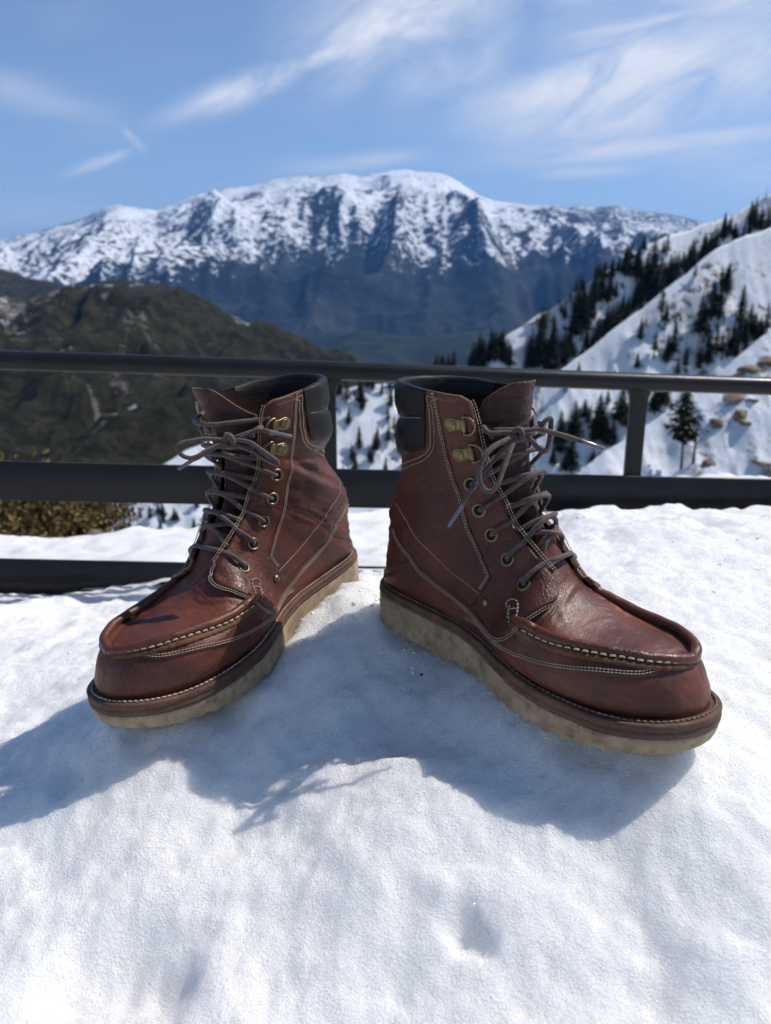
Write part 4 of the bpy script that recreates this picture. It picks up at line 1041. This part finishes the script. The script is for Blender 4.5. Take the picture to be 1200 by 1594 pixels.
# -- forested foothills at its feet
for sk, D, nm in (([(-400, 470), (0, 474), (180, 466), (300, 480), (420, 470), (520, 484), (640, 474), (760, 486), (880, 472), (1000, 482), (1600, 470)], 7400, 141.), ([(-400, 500), (200, 505), (380, 512), (470, 522), (560, 514), (650, 526), (740, 515), (830, 524), (940, 508), (1600, 500)], 5200, 97.)):
    fl = Layer(sk, lambda p, D=D: D + 0*p, lambda p: 600 + 0*p, lambda p, D=D: D*.66 + 0*p, lambda x, y, px, t: sstep(0, .2, t)*60*fbm(x/600, y/800, 118, 4, ridged=True) + 12*fbm(x/200, y/200, 119, 3, ridged=True), px0=-380, px1=1580)
    fl.mesh('foothills', 260, 60, M['valley_wood'] if 'valley_wood' in M else M.setdefault('valley_wood', ground_mat('foothill_forest', [(.3, (.012, .018, .014)), (.55, (.026, .034, .024)), (.75, (.070, .066, .046))], scale=.006, bump=.8, bdist=20.)), back=.2, backdrop=.3)
# -- valley floor: one wide sheet running out under everything
val = Layer([(-2500, 545), (3700, 545)], lambda p: 7600 + 0*p, lambda p: 1500 + 0*p, lambda p: 700 + 0*p, lambda x, y, px, t: 30*fbm(x/900, y/900, 120, 4)*sstep(0, .2, t), px0=-2400, px1=3600)
M['valley'] = ground_mat('valley_scrub', [(.3, (.020, .028, .022)), (.6, (.038, .044, .032)), (.8, (.075, .070, .055))], scale=.003, bump=.5, bdist=10.)
val.mesh('valley', 160, 60, M['valley'], back=2.5, backdrop=.0)
# -- brushy hills on the left
def n_hill(x, y, px, t):
    k = sstep(0, .12, t)
    return k*(62*fbm(x/420+.6, y/620, 131, 4, ridged=True) + 34*fbm(x/120, y/170, 132, 4, ridged=True) + 9*fbm(x/40, y/50, 134, 3, ridged=True)) + 4*fbm(x/50, y/50, 133, 3)*(1-k)
SKY_H2 = [(-400, 360), (-160, 380), (-60, 402), (0, 418), (40, 431), (80, 440), (130, 462), (300, 540), (500, 640), (1600, 900)]
hill2 = Layer(SKY_H2, lambda p: 2900 + 0*p, lambda p: 760 + 0*p, lambda p: 1400 + 0*p, n_hill, px0=-380, px1=600)
SCRUB = [(.30, (.013, .016, .010)), (.46, (.032, .032, .018)), (.60, (.064, .060, .034)), (.74, (.120, .105, .070))]
M['scrub'] = ground_mat('chaparral_scrub', SCRUB, rock=(.07, 1.5, (.24, .21, .185)), scale=.05, bump=1.0, bdist=9., snow=(.06, 1.3, (.72, .74, .78)))
o = hill2.mesh('scrub_hill', 200, 120, M['scrub'])
n = len(o.data.vertices); attr(o, 'rock', np.full(n, .2)); attr(o, 'snow', np.r_[np.full(hill2.nb, .1), (.42*sstep(60, -20, hill2.PX)).ravel()])
SKY_H = [(-400, 590), (-160, 548), (0, 497), (30, 478), (60, 461), (85, 452), (110, 446), (150, 440), (200, 437), (235, 438), (260, 444), (285, 455), (310, 468), (350, 489), (400, 513), (450, 535), (500, 550), (560, 574), (640, 606), (760, 650), (900, 700), (1600, 900)]
hill = Layer(SKY_H, lambda p: 1500 + .3*p, lambda p: 1000 + 0*p, lambda p: 330 + 0*p, n_hill, px0=-380, px1=1250)
o = hill.mesh('scrub_hill', 420, 260, M['scrub'])
Ph = hill.P; PXh = hill.PX; PYh = np.interp(PXh, *zip(*SKY_H)); PYh = PYh + (1000-PYh)*hill.T
def seg(ax, ay, bx, by, w):
    ux, uy = bx-ax, by-ay; L2 = ux*ux+uy*uy; tt = np.clip(((PXh-ax)*ux+(PYh-ay)*uy)/L2, 0, 1)
    d = np.hypot(PXh-ax-tt*ux, PYh-ay-tt*uy); return np.exp(-(d/w)**2)
fb = fbm(PXh/26., PYh/22., 135, 4)
rk = .24 + .36*seg(135, 640, 160, 665, 5) + .40*seg(160, 662, 222, 712, 8) + .25*seg(175, 590, 215, 660, 26)*(fb+.6) + .42*seg(30, 560, 60, 470, 45)*(fb+.7) + .30*seg(120, 500, 240, 560, 30)*(fb+.6) + .25*seg(150, 690, 180, 715, 18)
attr(o, 'rock', np.r_[np.full(hill.nb, .2), rk.ravel()])
sn = .10 + .38*seg(20, 545, 55, 480, 40)*(fb+.75) + .34*seg(200, 640, 290, 690, 30)*(fb+.7) + .32*seg(60, 580, 120, 610, 30)*(fb+.7) + .5*seg(100, 452, 240, 442, 8)*(fb+.7) + .40*seg(362, 538, 388, 556, 6)
attr(o, 'snow', np.r_[np.full(hill.nb, .1), sn.ravel()])
# -- the snowy slopes on the right, three spurs one behind the other
def n_slope(amp, sc, seed):
    def f(x, y, px, t):
        k = .25 + .75*sstep(0, .08, t)
        return k*amp*(fbm(x/(sc*1.0), y/(sc*1.8), seed, 4) + .55*fbm(x/(sc*.42), y/(sc*.8), seed+1, 4, ridged=True))
    return f
def slope_mat(name, seed):
    m, nt, b = material(name); g = NT(nt); co = g.coord()
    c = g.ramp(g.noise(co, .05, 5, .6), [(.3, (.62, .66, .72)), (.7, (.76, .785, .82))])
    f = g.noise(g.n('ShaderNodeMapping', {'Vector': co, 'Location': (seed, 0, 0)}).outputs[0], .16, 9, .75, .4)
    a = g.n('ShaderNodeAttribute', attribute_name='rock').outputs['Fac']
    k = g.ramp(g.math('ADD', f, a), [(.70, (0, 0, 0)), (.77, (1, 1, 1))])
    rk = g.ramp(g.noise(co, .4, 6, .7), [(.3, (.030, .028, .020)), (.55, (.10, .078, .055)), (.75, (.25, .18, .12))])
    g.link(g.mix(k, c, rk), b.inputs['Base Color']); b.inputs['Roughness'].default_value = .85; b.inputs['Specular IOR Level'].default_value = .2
    g.link(g.bump(g.noise(co, .6, 8, .7), .5, .5), b.inputs['Normal']); return m
SKY_A = [(-400, 1110), (100, 855), (160, 795), (290, 700), (400, 652), (510, 612), (560, 603), (640, 596), (690, 588), (740, 561), (790, 524), (840, 490), (900, 454), (960, 415), (990, 398), (1040, 371), (1090, 350), (1130, 338), (1165, 318), (1200, 303), (1360, 225), (1600, 120)]
SKY_B = [(-400, 1400), (500, 910), (700, 720), (800, 640), (866, 579), (920, 540), (983, 490), (1030, 456), (1070, 430), (1113, 388), (1150, 372), (1200, 352), (1360, 280), (1600, 180)]
SKY_C = [(-400, 1700), (500, 1100), (700, 900), (800, 810), (860, 766), (894, 741), (940, 705), (981, 678), (1040, 640), (1080, 612), (1118, 583), (1157, 548), (1200, 516), (1360, 430), (1600, 330)]
slA = Layer(SKY_A, lambda p: 260 + .14*np.clip(p, -200, 1400), lambda p: 1150 + 0*p, lambda p: 205 + .10*np.clip(p, -200, 1400), n_slope(6.5, 34, 141), px0=-380, px1=1580)
slB = Layer(SKY_B, lambda p: 170 + .10*np.clip(p, -200, 1400), lambda p: 1200 + 0*p, lambda p: 125 + .07*np.clip(p, -200, 1400), n_slope(5.0, 22, 151), px0=380, px1=1580)
slC = Layer(SKY_C, lambda p: 74 + .03*np.clip(p, -200, 1400), lambda p: 1300 + 0*p, lambda p: 44 + .02*np.clip(p, -200, 1400), n_slope(1.9, 10, 161), px0=480, px1=1580)
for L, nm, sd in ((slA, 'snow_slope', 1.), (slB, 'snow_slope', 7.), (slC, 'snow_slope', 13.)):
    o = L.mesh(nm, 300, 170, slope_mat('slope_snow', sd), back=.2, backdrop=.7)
    if L is slB:
        r = .09 + .11*np.exp(-((L.PX-1090)/100)**2)*sstep(.0, .03, L.T)*sstep(.4, .15, L.T)
    elif L is slC: r = .04 + .10*sstep(980, 1120, L.PX)*sstep(.0, .04, L.T)
    else: r = .14 + 0*L.T
    attr(o, 'rock', np.r_[np.zeros(L.nb), r.ravel()])
# ------------------------------------------------------------------ trees, rocks, shrubs
def needle_mat(name, a, b_):
    m, nt, b = material(name); g = NT(nt); co = g.coord()
    g.link(g.ramp(g.noise(co, 3., 4, .6), [(.3, a), (.7, b_)]), b.inputs['Base Color']); b.inputs['Roughness'].default_value = .8
    b.inputs['Specular IOR Level'].default_value = .2; return m
M['needles'] = needle_mat('conifer_needles', (.014, .022, .012), (.045, .060, .029))
M['needles2'] = needle_mat('pine_needles', (.016, .020, .008), (.055, .058, .026))
M['bark'] = plain('conifer_bark', (.060, .042, .030), .9, var=.4, scale=8)
M['shrub'] = needle_mat('shrub_leaves', (.075, .055, .022), (.22, .155, .065))
def conifer_mesh(seed, kind):
    """unit-height conifer: (trunk mesh, crown mesh)"""
    rs = np.random.RandomState(seed); g = Geo()
    zz = np.array([-.06, 0, .3, .6, .85, .99]); bend = rs.uniform(-.012, .012, 2)
    g.tube(np.stack([bend[0]*zz**2, bend[1]*zz**2, zz], 1), np.interp(zz, [-.06, 0, 1], [.026, .021, .002]), 7)
    tr = g
    c = Geo()
    z0 = {'fir': rs.uniform(.06, .16), 'pine': rs.uniform(.34, .45), 'open': rs.uniform(.15, .3), 'dead': .3}[kind]
    nw = {'fir': 30, 'pine': 17, 'open': 21, 'dead': 12}[kind]
    for k in range(nw):
        f = k/(nw-1); z = z0 + (.985-z0)*f**.92
        if kind == 'pine': w = .20*(1-f)**.6*(.55+.9*min(1, f*5)) + .02
        elif kind == 'open': w = .16*(1-f)**.75*rs.uniform(.6, 1.2) + .012
        elif kind == 'dead': w = .12*(1-f)**.7*rs.uniform(.4, 1.2)
        else: w = .165*(1-f)**.85*rs.uniform(.75, 1.15) + .010
        nb = rs.randint(5, 8)
        a0 = rs.uniform(0, 6.28)
        for b in range(nb):
            if rs.rand() < (.10 if kind != 'open' else .28): continue
            a = a0 + b*6.283/nb + rs.uniform(-.3, .3); L = w*rs.uniform(.65, 1.2); d = np.array([math.cos(a), math.sin(a), 0]); s = np.array([-d[1], d[0], 0])
            droop = rs.uniform(.12, .42) if kind != 'pine' else rs.uniform(-.25, .15)
            base = np.array([bend[0]*z*z, bend[1]*z*z, z])
            if kind == 'dead':
                V, F = tube_geo([base, base + d*L*.6 - [0, 0, L*.05], base + d*L + [0, 0, L*.15]], [.004, .0028, .001], 4); tr.add(V, F); continue
            nl = 4
            for q in range(nl):                                    # clumps of needle sprays along the branch
                u0 = (q+.15)/nl; pc = base + d*L*u0 - np.array([0, 0, droop*L*u0])
                for m in range(3):
                    sz = L*.46*rs.uniform(.6, 1.2)*(1.15-.5*u0) + .006; dd = d*rs.uniform(.4, 1) + s*rs.uniform(-1, 1) + np.array([0, 0, rs.uniform(-.55, .35)]); dd /= np.linalg.norm(dd)
                    ss = np.cross(dd, [rs.uniform(-.4, .4), rs.uniform(-.4, .4), 1]); ss /= np.linalg.norm(ss)+1e-9
                    p = pc + rs.uniform(-1, 1, 3)*L*.07
                    c.add(np.array([p - ss*sz*.12, p + dd*sz*.55 - ss*sz*.30, p + dd*sz - [0, 0, sz*.15], p + dd*sz*.5 + ss*sz*.30]), [(0, 1, 2), (0, 2, 3)])
    def me(gg, nm, mt):
        mesh = bpy.data.meshes.new(nm); mesh.from_pydata([tuple(v) for v in np.concatenate(gg.v)], [], gg.f); mesh.update(); mesh.materials.append(mt); return mesh
    crown = me(c, 'crown', M['needles2'] if kind in ('pine', 'open') else M['needles']) if c.n else None
    return me(tr, 'trunk', M['bark']), crown
LIB = {k: [conifer_mesh(200+10*i+j, k) for j in range(n)] for i, (k, n) in enumerate((('fir', 5), ('open', 3), ('pine', 2), ('dead', 1)))}
trng = np.random.RandomState(42)
def tree(P, h, kind, label, group, wide=1.0):
    tm, cm = LIB[kind][trng.randint(len(LIB[kind]))]
    e = empty('conifer_tree', tuple(P)); w = h*wide*trng.uniform(.9, 1.15); e.scale = (w, w, h); e.rotation_euler = (trng.uniform(-.04, .04), trng.uniform(-.04, .04), trng.uniform(0, 6.28))
    t = bpy.data.objects.new('trunk', tm); col.objects.link(t); t.parent = e
    if cm: c = bpy.data.objects.new('crown', cm); col.objects.link(c); c.parent = e
    tag(e, label, 'tree', group); return e
def put(L, px, top, bot, kind, label, group, wide=1.0):
    P = L.at(px, bot); D = np.dot(P-CAM, CAMR[2]); h = (bot-top)/1200.0*D*1.15
    return tree(P - np.array([0, 0, .02*h]), h, kind, label, group, wide)
c1 = lambda x, a, b: (680+x/2.308, 300+a/2.307, 300+b/2.307)
GA = 'dark conifers on the far snowy spur'; GB = 'conifers on the middle snowy spur'; GC = 'conifers on the near snowy slope'; GD = 'conifers seen between the boots'; GE = 'small conifers seen under the left flat bar'
A_T = [(515,300,355),(575,265,320),(600,260,320),(625,255,320),(675,205,260),(690,210,325),(740,170,215),(765,210,390),(740,260,400),(780,300,410),(825,180,250),(830,250,350),(860,250,340),(880,240,300),(920,180,270),(960,150,240),(980,150,230),
 (1030,80,170),(1050,80,140),(1140,20,110),(1100,90,170),(1140,140,220),(1185,60,150),(560,330,450),(590,330,420),(620,320,400),(505,380,530),(525,350,400),(545,400,500),(490,420,520),(640,420,520),(660,390,480),(620,440,540),(600,470,560),(710,350,440),(445,395,440),
 (370,460,640),(415,470,640),(330,530,630),(385,440,500),(455,500,610),(475,520,600),(535,540,600),(575,500,570),(240,530,630),(255,540,590),(190,520,630),(150,520,630),(210,520,600),(120,570,630),(60,575,625),(20,590,630),(40,590,630),
 (715,230,300),(650,250,300),(800,270,330),(900,205,280),(945,190,250),(1000,120,200),(1070,95,150),(1165,50,120),(760,340,420),(735,330,415),(680,400,470),(500,470,540),(170,540,630),(135,545,630),(225,545,625)]
B_T = [(805,370,480),(730,465,540),(845,490,600),(830,520,600),(775,540,625),(715,600,655),(940,400,530),(980,370,500),(1010,380,480),(1040,270,370),(1090,340,470),(1125,390,500),(1185,400,500),(1160,440,510),(1100,460,550),(1060,490,600),(1000,520,620),(970,540,640),(890,590,655),(940,570,650),(1040,560,620),(640,625,665),(510,600,645),(1020,290,350),(925,280,330),(955,430,500),(1140,420,500),(1080,480,570),(1020,540,630)]
def lab(px, py, spur):
    if spur == 'A':
        ysk = np.interp(px, *zip(*SKY_A))
        if py < ysk + 24: return 'dark conifer on the skyline of the far snowy spur' if px < 985 else 'dark conifer on the high right skyline of the far spur'
        return 'dark conifer on open snow, lower far spur' if px < 930 else 'dark conifer high on the right flank of the far spur'
    return 'dark conifer on the bare snow of the middle spur' if px < 1062 else 'dark conifer on the upper right of the middle spur'
for x, a, b in list(A_T):
    for _ in range(2 if trng.rand() < .45 else 1): q = trng.uniform(.6, 1.0); dx, dy = trng.uniform(-24, 24), trng.uniform(-6, 26); A_T.append((x+dx, b+dy-(b-a)*q, b+dy))
for x, a, b in list(B_T):
    if trng.rand() < .4: q = trng.uniform(.5, .9); dx, dy = trng.uniform(-30, 30), trng.uniform(-4, 20); B_T.append((x+dx, b+dy-(b-a)*q, b+dy))
for i, (x, a, b) in enumerate(A_T):
    px, t, bt = c1(x, a, b); bt = max(bt, np.interp(px, *zip(*SKY_A)) + 2); put(slA, px, min(t, bt-14), bt, 'fir' if i % 5 else 'open', lab(px, bt, 'A'), GA, wide=trng.uniform(.95, 1.35))
for i, (x, a, b) in enumerate(B_T):
    px, t, bt = c1(x, a, b); L, gr = (slB, GB) if bt > np.interp(px, *zip(*SKY_B)) else (slA, GA)
    put(L, px, t, bt, 'fir' if i % 4 else 'open', lab(px, bt, 'B' if L is slB else 'A'), gr, wide=trng.uniform(.95, 1.4))
c2_ = lambda x, a, b: (840+x/3.333, 590+a/3.333, 590+b/3.333)
for x, a, b in ((105,180,380),(180,140,330),(160,330,500),(230,130,220),(300,100,280),(345,230,370),(415,80,260),(350,90,160),(65,370,460),(270,370,440),(375,250,370),(450,180,290),(285,200,330),(30,470,520),(320,180,330),(135,380,500),(205,180,240)):
    px, t, bt = c2_(x, a, b); L = slB if bt > np.interp(px, *zip(*SKY_B)) else slA
    put(L, px, t, bt, 'fir', 'dark conifer under the top rail, left of right post', 'conifers under the top rail', wide=trng.uniform(1.3, 1.8))
for x, a, b in ((620,95,190),(650,80,175),(590,120,210)):
    px, t, bt = c2_(x, a, b); put(slB, px, t-12, bt, 'fir', 'dense dark conifer touching the right post', 'dense conifers by the right post', wide=1.6)
px, t, bt = c2_(735, 90, 460); put(slC, px, t, bt, 'pine', 'tall pine with a bare lower trunk right of the right post', None, wide=.8)
px, t, bt = c2_(795, 190, 450); put(slC, px, t, bt, 'dead', 'bare dead tree with thin twigs beside the tall pine', None, wide=1.2)
for k in range(30):
    px = trng.uniform(505, 640); bt = trng.uniform(622, 760); h = trng.uniform(22, 40)
    put(slA, px, bt-h, bt, 'fir' if k % 3 else 'open', 'dark conifer on shaded snow between the boots', GD, wide=trng.uniform(.9, 1.3))
for k in range(10):
    px = trng.uniform(505, 640); bt = np.interp(px, *zip(*SKY_A)) + trng.uniform(4, 12); put(slA, px, bt-trng.uniform(14, 26), bt, 'fir', 'dark conifer on shaded snow between the boots', GD, wide=1.5)
for k in range(22):
    px = trng.uniform(175, 330); bt = max(trng.uniform(790, 850), np.interp(px, *zip(*SKY_A))+4); put(slA, px, bt-trng.uniform(14, 24), bt, 'fir', 'small dark conifer under the flat bar, beside left boot', GE, wide=1.2)
ONES = ['first', 'second', 'third', 'fourth', 'fifth', 'sixth', 'seventh', 'eighth', 'ninth', 'tenth', 'eleventh', 'twelfth', 'thirteenth', 'fourteenth', 'fifteenth', 'sixteenth', 'seventeenth', 'eighteenth', 'nineteenth']
TENS = {2: ('twentieth', 'twenty'), 3: ('thirtieth', 'thirty'), 4: ('fortieth', 'forty'), 5: ('fiftieth', 'fifty'), 6: ('sixtieth', 'sixty'), 7: ('seventieth', 'seventy'), 8: ('eightieth', 'eighty'), 9: ('ninetieth', 'ninety')}
def ordinal(n): return ONES[n-1] if n < 20 else (TENS[n//10][0] if n % 10 == 0 else TENS[n//10][1] + '-' + ONES[n % 10 - 1])
by = {}
for e in [e for e in col.objects if e.name.startswith('conifer_tree')]: by.setdefault(e['label'], []).append(e)
for lb, es in by.items():
    if len(es) > 1:
        es.sort(key=lambda e: e.location.x/e.location.y)
        for k, e in enumerate(es): e['label'] = ordinal(k+1) + ' from the left: ' + lb
# -- the rest of the trees on the spurs, too many and too small to tell apart
def small_tree(rs):
    g = Geo()
    for k in range(9):
        f = k/8; z = .08 + .9*f; w = .15*(1-f)**.85 + .012; nb = 5; a0 = rs.uniform(0, 6.28)
        for b in range(nb):
            a = a0 + b*6.283/nb + rs.uniform(-.3, .3); L = w*rs.uniform(.6, 1.25); d = np.array([math.cos(a), math.sin(a), -rs.uniform(.2, .6)]); s = np.array([-d[1], d[0], 0]); p = np.array([0, 0, z+.03])
            g.add(np.array([p, p + d*L*.6 - s*L*.35, p + d*L*1.1, p + d*L*.6 + s*L*.35]), [(0, 1, 2), (0, 2, 3)])
    g.tube([(0, 0, -.05), (0, 0, .95)], [.014, .002], 5); return np.concatenate(g.v), g.f
SM = [small_tree(np.random.RandomState(600+k)) for k in range(6)]; far = Geo(); frs = np.random.RandomState(77); made = 0
for k in range(5000):
    L = slA if frs.rand() < .72 else slB; px = frs.uniform(700, 1215); T = frs.uniform(.0, .36)
    dens = float(fbm(np.array([px/70.0 + T*3]), np.array([T*7.0]), 181 if L is slA else 182, 3)[0])
    if dens < .04 + .25*frs.rand(): continue
    P = L.geo(np.array([px]), np.array([T]))[0]; h = frs.uniform(5.5, 12.0)*(.75 if L is slB else 1); V, F = SM[frs.randint(6)]; a = frs.uniform(0, 6.28); c_, s_ = math.cos(a), math.sin(a)
    w = h*frs.uniform(.9, 1.4); Vr = np.stack([(V[:, 0]*c_-V[:, 1]*s_)*w, (V[:, 0]*s_+V[:, 1]*c_)*w, V[:, 2]*h], 1) + P; far.add(Vr, F); made += 1
    if made >= 420: break
fo = far.build('conifer_stand', M['needles'], smooth=False); tag(fo, kind='stuff')
# -- boulders and ledges breaking through the near slope
def rock_mat():
    m, nt, b = material('tan_granite'); g = NT(nt); co = g.coord()
    g.link(g.ramp(g.noise(co, 1.2, 8, .7), [(.28, (.075, .055, .040)), (.5, (.21, .155, .105)), (.72, (.36, .28, .20))]), b.inputs['Base Color']); b.inputs['Roughness'].default_value = .9
    g.link(g.bump(g.noise(co, 3.5, 8, .7), .8, .15), b.inputs['Normal']); return m
M['rock'] = rock_mat()
def boulder(L, px, py, wpx, hpx, label, group, seed):
    P = L.at(px, py); D = np.dot(P-CAM, CAMR[2]); bm = bmesh.new(); rs = np.random.RandomState(seed)
    q = rs.normal(0, 1, (20, 3)); q /= np.linalg.norm(q, axis=1, keepdims=True); q *= rs.uniform(.75, 1.15, (20, 1)); q[:, 2] = np.where(q[:, 2] > .55, .55+.2*(q[:, 2]-.55), q[:, 2])
    for c in q: bm.verts.new(c)
    bmesh.ops.convex_hull(bm, input=bm.verts); bmesh.ops.subdivide_edges(bm, edges=bm.edges[:], cuts=3, use_grid_fill=True)
    co = np.array([v.co[:] for v in bm.verts]); r = 1 + .10*fbm(co[:, 0]*2.3+seed, co[:, 1]*2.3+co[:, 2]*1.9, seed, 4, ridged=True)
    for v, c in zip(bm.verts, co*r[:, None]): v.co = c
    me = bpy.data.meshes.new('rock'); bm.to_mesh(me); bm.free(); me.materials.append(M['rock'])
    o = bpy.data.objects.new('rock', me); col.objects.link(o); w = wpx/2400*D; h = hpx/2400*D
    o.location = P - np.array([0, 0, h*.25]); o.scale = (w, w*.9, h); o.rotation_euler = (trng.uniform(-.2, .2), trng.uniform(-.3, .3), trng.uniform(-.5, .5)); return tag(o, label, 'rock', group)
for k, (px, py, w, h, lb) in enumerate((
    (1170, 579, 46, 16, 'tan boulder half under snow just above the top rail, right edge'), (1193, 567, 34, 20, 'tan boulder at the right edge above the top rail'), (1150, 590, 22, 10, 'low tan boulder touching the top rail from behind'),
    (1114, 668, 26, 34, 'brown rock ledge right of the bare dead tree'), (1150, 655, 24, 36, 'brown upright rock ledge in the snow below the top rail'), (1160, 667, 26, 12, 'flat brown rock at the foot of the upright ledge'),
    (1102, 725, 24, 34, 'dark brown rock just above the flat bar, right of the dead tree'), (1142, 625, 40, 12, 'long tan rock right under the top rail'), (1170, 630, 22, 8, 'small tan rock under the top rail near the right edge'),
    (1125, 742, 34, 10, 'low brown rock sitting on the line of the flat bar'), (1060, 742, 20, 8, 'small rock in the snow above the flat bar beside the right post'), (1185, 728, 34, 8, 'flat tan rock above the flat bar near the right edge'))):
    boulder(slC, px, py, w, h, lb, 'rocks on the near snowy slope', 300+k)
# -- brush on the drop beyond the railing, lower left
def shrub(px, py, D, w, h, seed, label, name='shrub', mat='shrub', group=None):
    rs = np.random.RandomState(seed); P = at_y(px, py, D); e = empty(name, tuple(P)); g = Geo()
    tips = []
    for k in range(46):
        d = np.array([rs.uniform(-1, 1)*w, rs.uniform(-1, 1)*w*.7, rs.uniform(.35, 1)*h]); mid = d*.5 + rs.uniform(-.06, .06, 3)
        g.tube(smooth_path([np.array([0, 0, -.1])+d*[.15, .15, 0], mid, d], 6), np.linspace(.014, .003, 6), 5); tips += [d*f + rs.uniform(-.1, .1, 3) for f in (.55, .7, .85, 1.)]
    o = g.build('stem', M['bark'], e)
    c = Geo(); V = []; F = []
    for tip in tips:
        for q in range(26):
            p = tip + rs.normal(0, .11, 3); a = rs.normal(0, 1, 3); a /= np.linalg.norm(a); b = np.cross(a, rs.normal(0, 1, 3)); b /= np.linalg.norm(b); s = rs.uniform(.018, .036); n = len(V)
            V += [p-a*s, p+b*s*.45, p+a*s, p-b*s*.45]; F.append((n, n+1, n+2, n+3))
    link('crown', np.array(V), F, M[mat], e, smooth=False); tag(e, label, 'shrub', group); return e
shrub(50, 838, 6.0, .42, .42, 401, 'olive brown shrub beyond the railing at the far left edge', group='shrubs beyond the railing')
shrub(120, 842, 6.4, .40, .40, 402, 'olive brown shrub beyond the railing beside the pale rock', group='shrubs beyond the railing')
shrub(-40, 838, 5.6, .40, .46, 403, 'reddish brown shrub cut by the left edge beyond the railing', group='shrubs beyond the railing')
shrub(1205, 762, 30.0, .55, .95, 404, 'green bush at the right edge just above the flat bar', mat='needles2')
Pb = at_y(148, 838, 5.4); bm = bmesh.new(); bmesh.ops.create_icosphere(bm, subdivisions=3, radius=.085)
for v in bm.verts: v.co *= 1 + .22*math.sin(v.co.x*50+v.co.z*31) * math.cos(v.co.y*40); v.co.z *= .72
me = bpy.data.meshes.new('rock'); bm.to_mesh(me); bm.free(); me.materials.append(M['rock']); o = bpy.data.objects.new('rock', me); col.objects.link(o); o.location = Pb
tag(o, 'pale tan rock beside the olive shrubs beyond the railing', 'rock')
# the brushy ledge they grow on
ledge = Layer([(-400, 800), (-100, 815), (100, 832), (200, 850), (320, 900), (600, 1100)], lambda p: 7.5+0*p, lambda p: 1500+0*p, lambda p: 3.2+0*p, lambda x, y, px, t: .06*fbm(x/.5, y/.5, 171, 4), px0=-380, px1=560)
o = ledge.mesh('ledge', 90, 60, ground_mat('ledge_soil', [(.3, (.05, .035, .02)), (.6, (.11, .08, .045)), (.8, (.17, .13, .08))], scale=6., bump=.8, bdist=.03))
# ------------------------------------------------------------------ haze
def haze_box():
    x0, x1, y0, y1, z0, z1 = -26000, 26000, -2000, 30000, -3500, 2500
    V = [(x, y, z) for x in (x0, x1) for y in (y0, y1) for z in (z0, z1)]
    o = link('haze', V, [(0,1,3,2),(4,6,7,5),(0,4,5,1),(2,3,7,6),(0,2,6,4),(1,5,7,3)], None, smooth=False)
    m = bpy.data.materials.new('valley_haze'); m.use_nodes = True; nt = m.node_tree; nt.nodes.clear()
    v = nt.nodes.new('ShaderNodeVolumePrincipled'); out = nt.nodes.new('ShaderNodeOutputMaterial'); nt.links.new(v.outputs[0], out.inputs['Volume'])
    v.inputs['Color'].default_value = (.16, .42, 1.0, 1); v.inputs['Density'].default_value = 3.6e-5; v.inputs['Anisotropy'].default_value = .1
    o.data.materials.append(m); o['kind'] = 'stuff'; return o
haze_box()
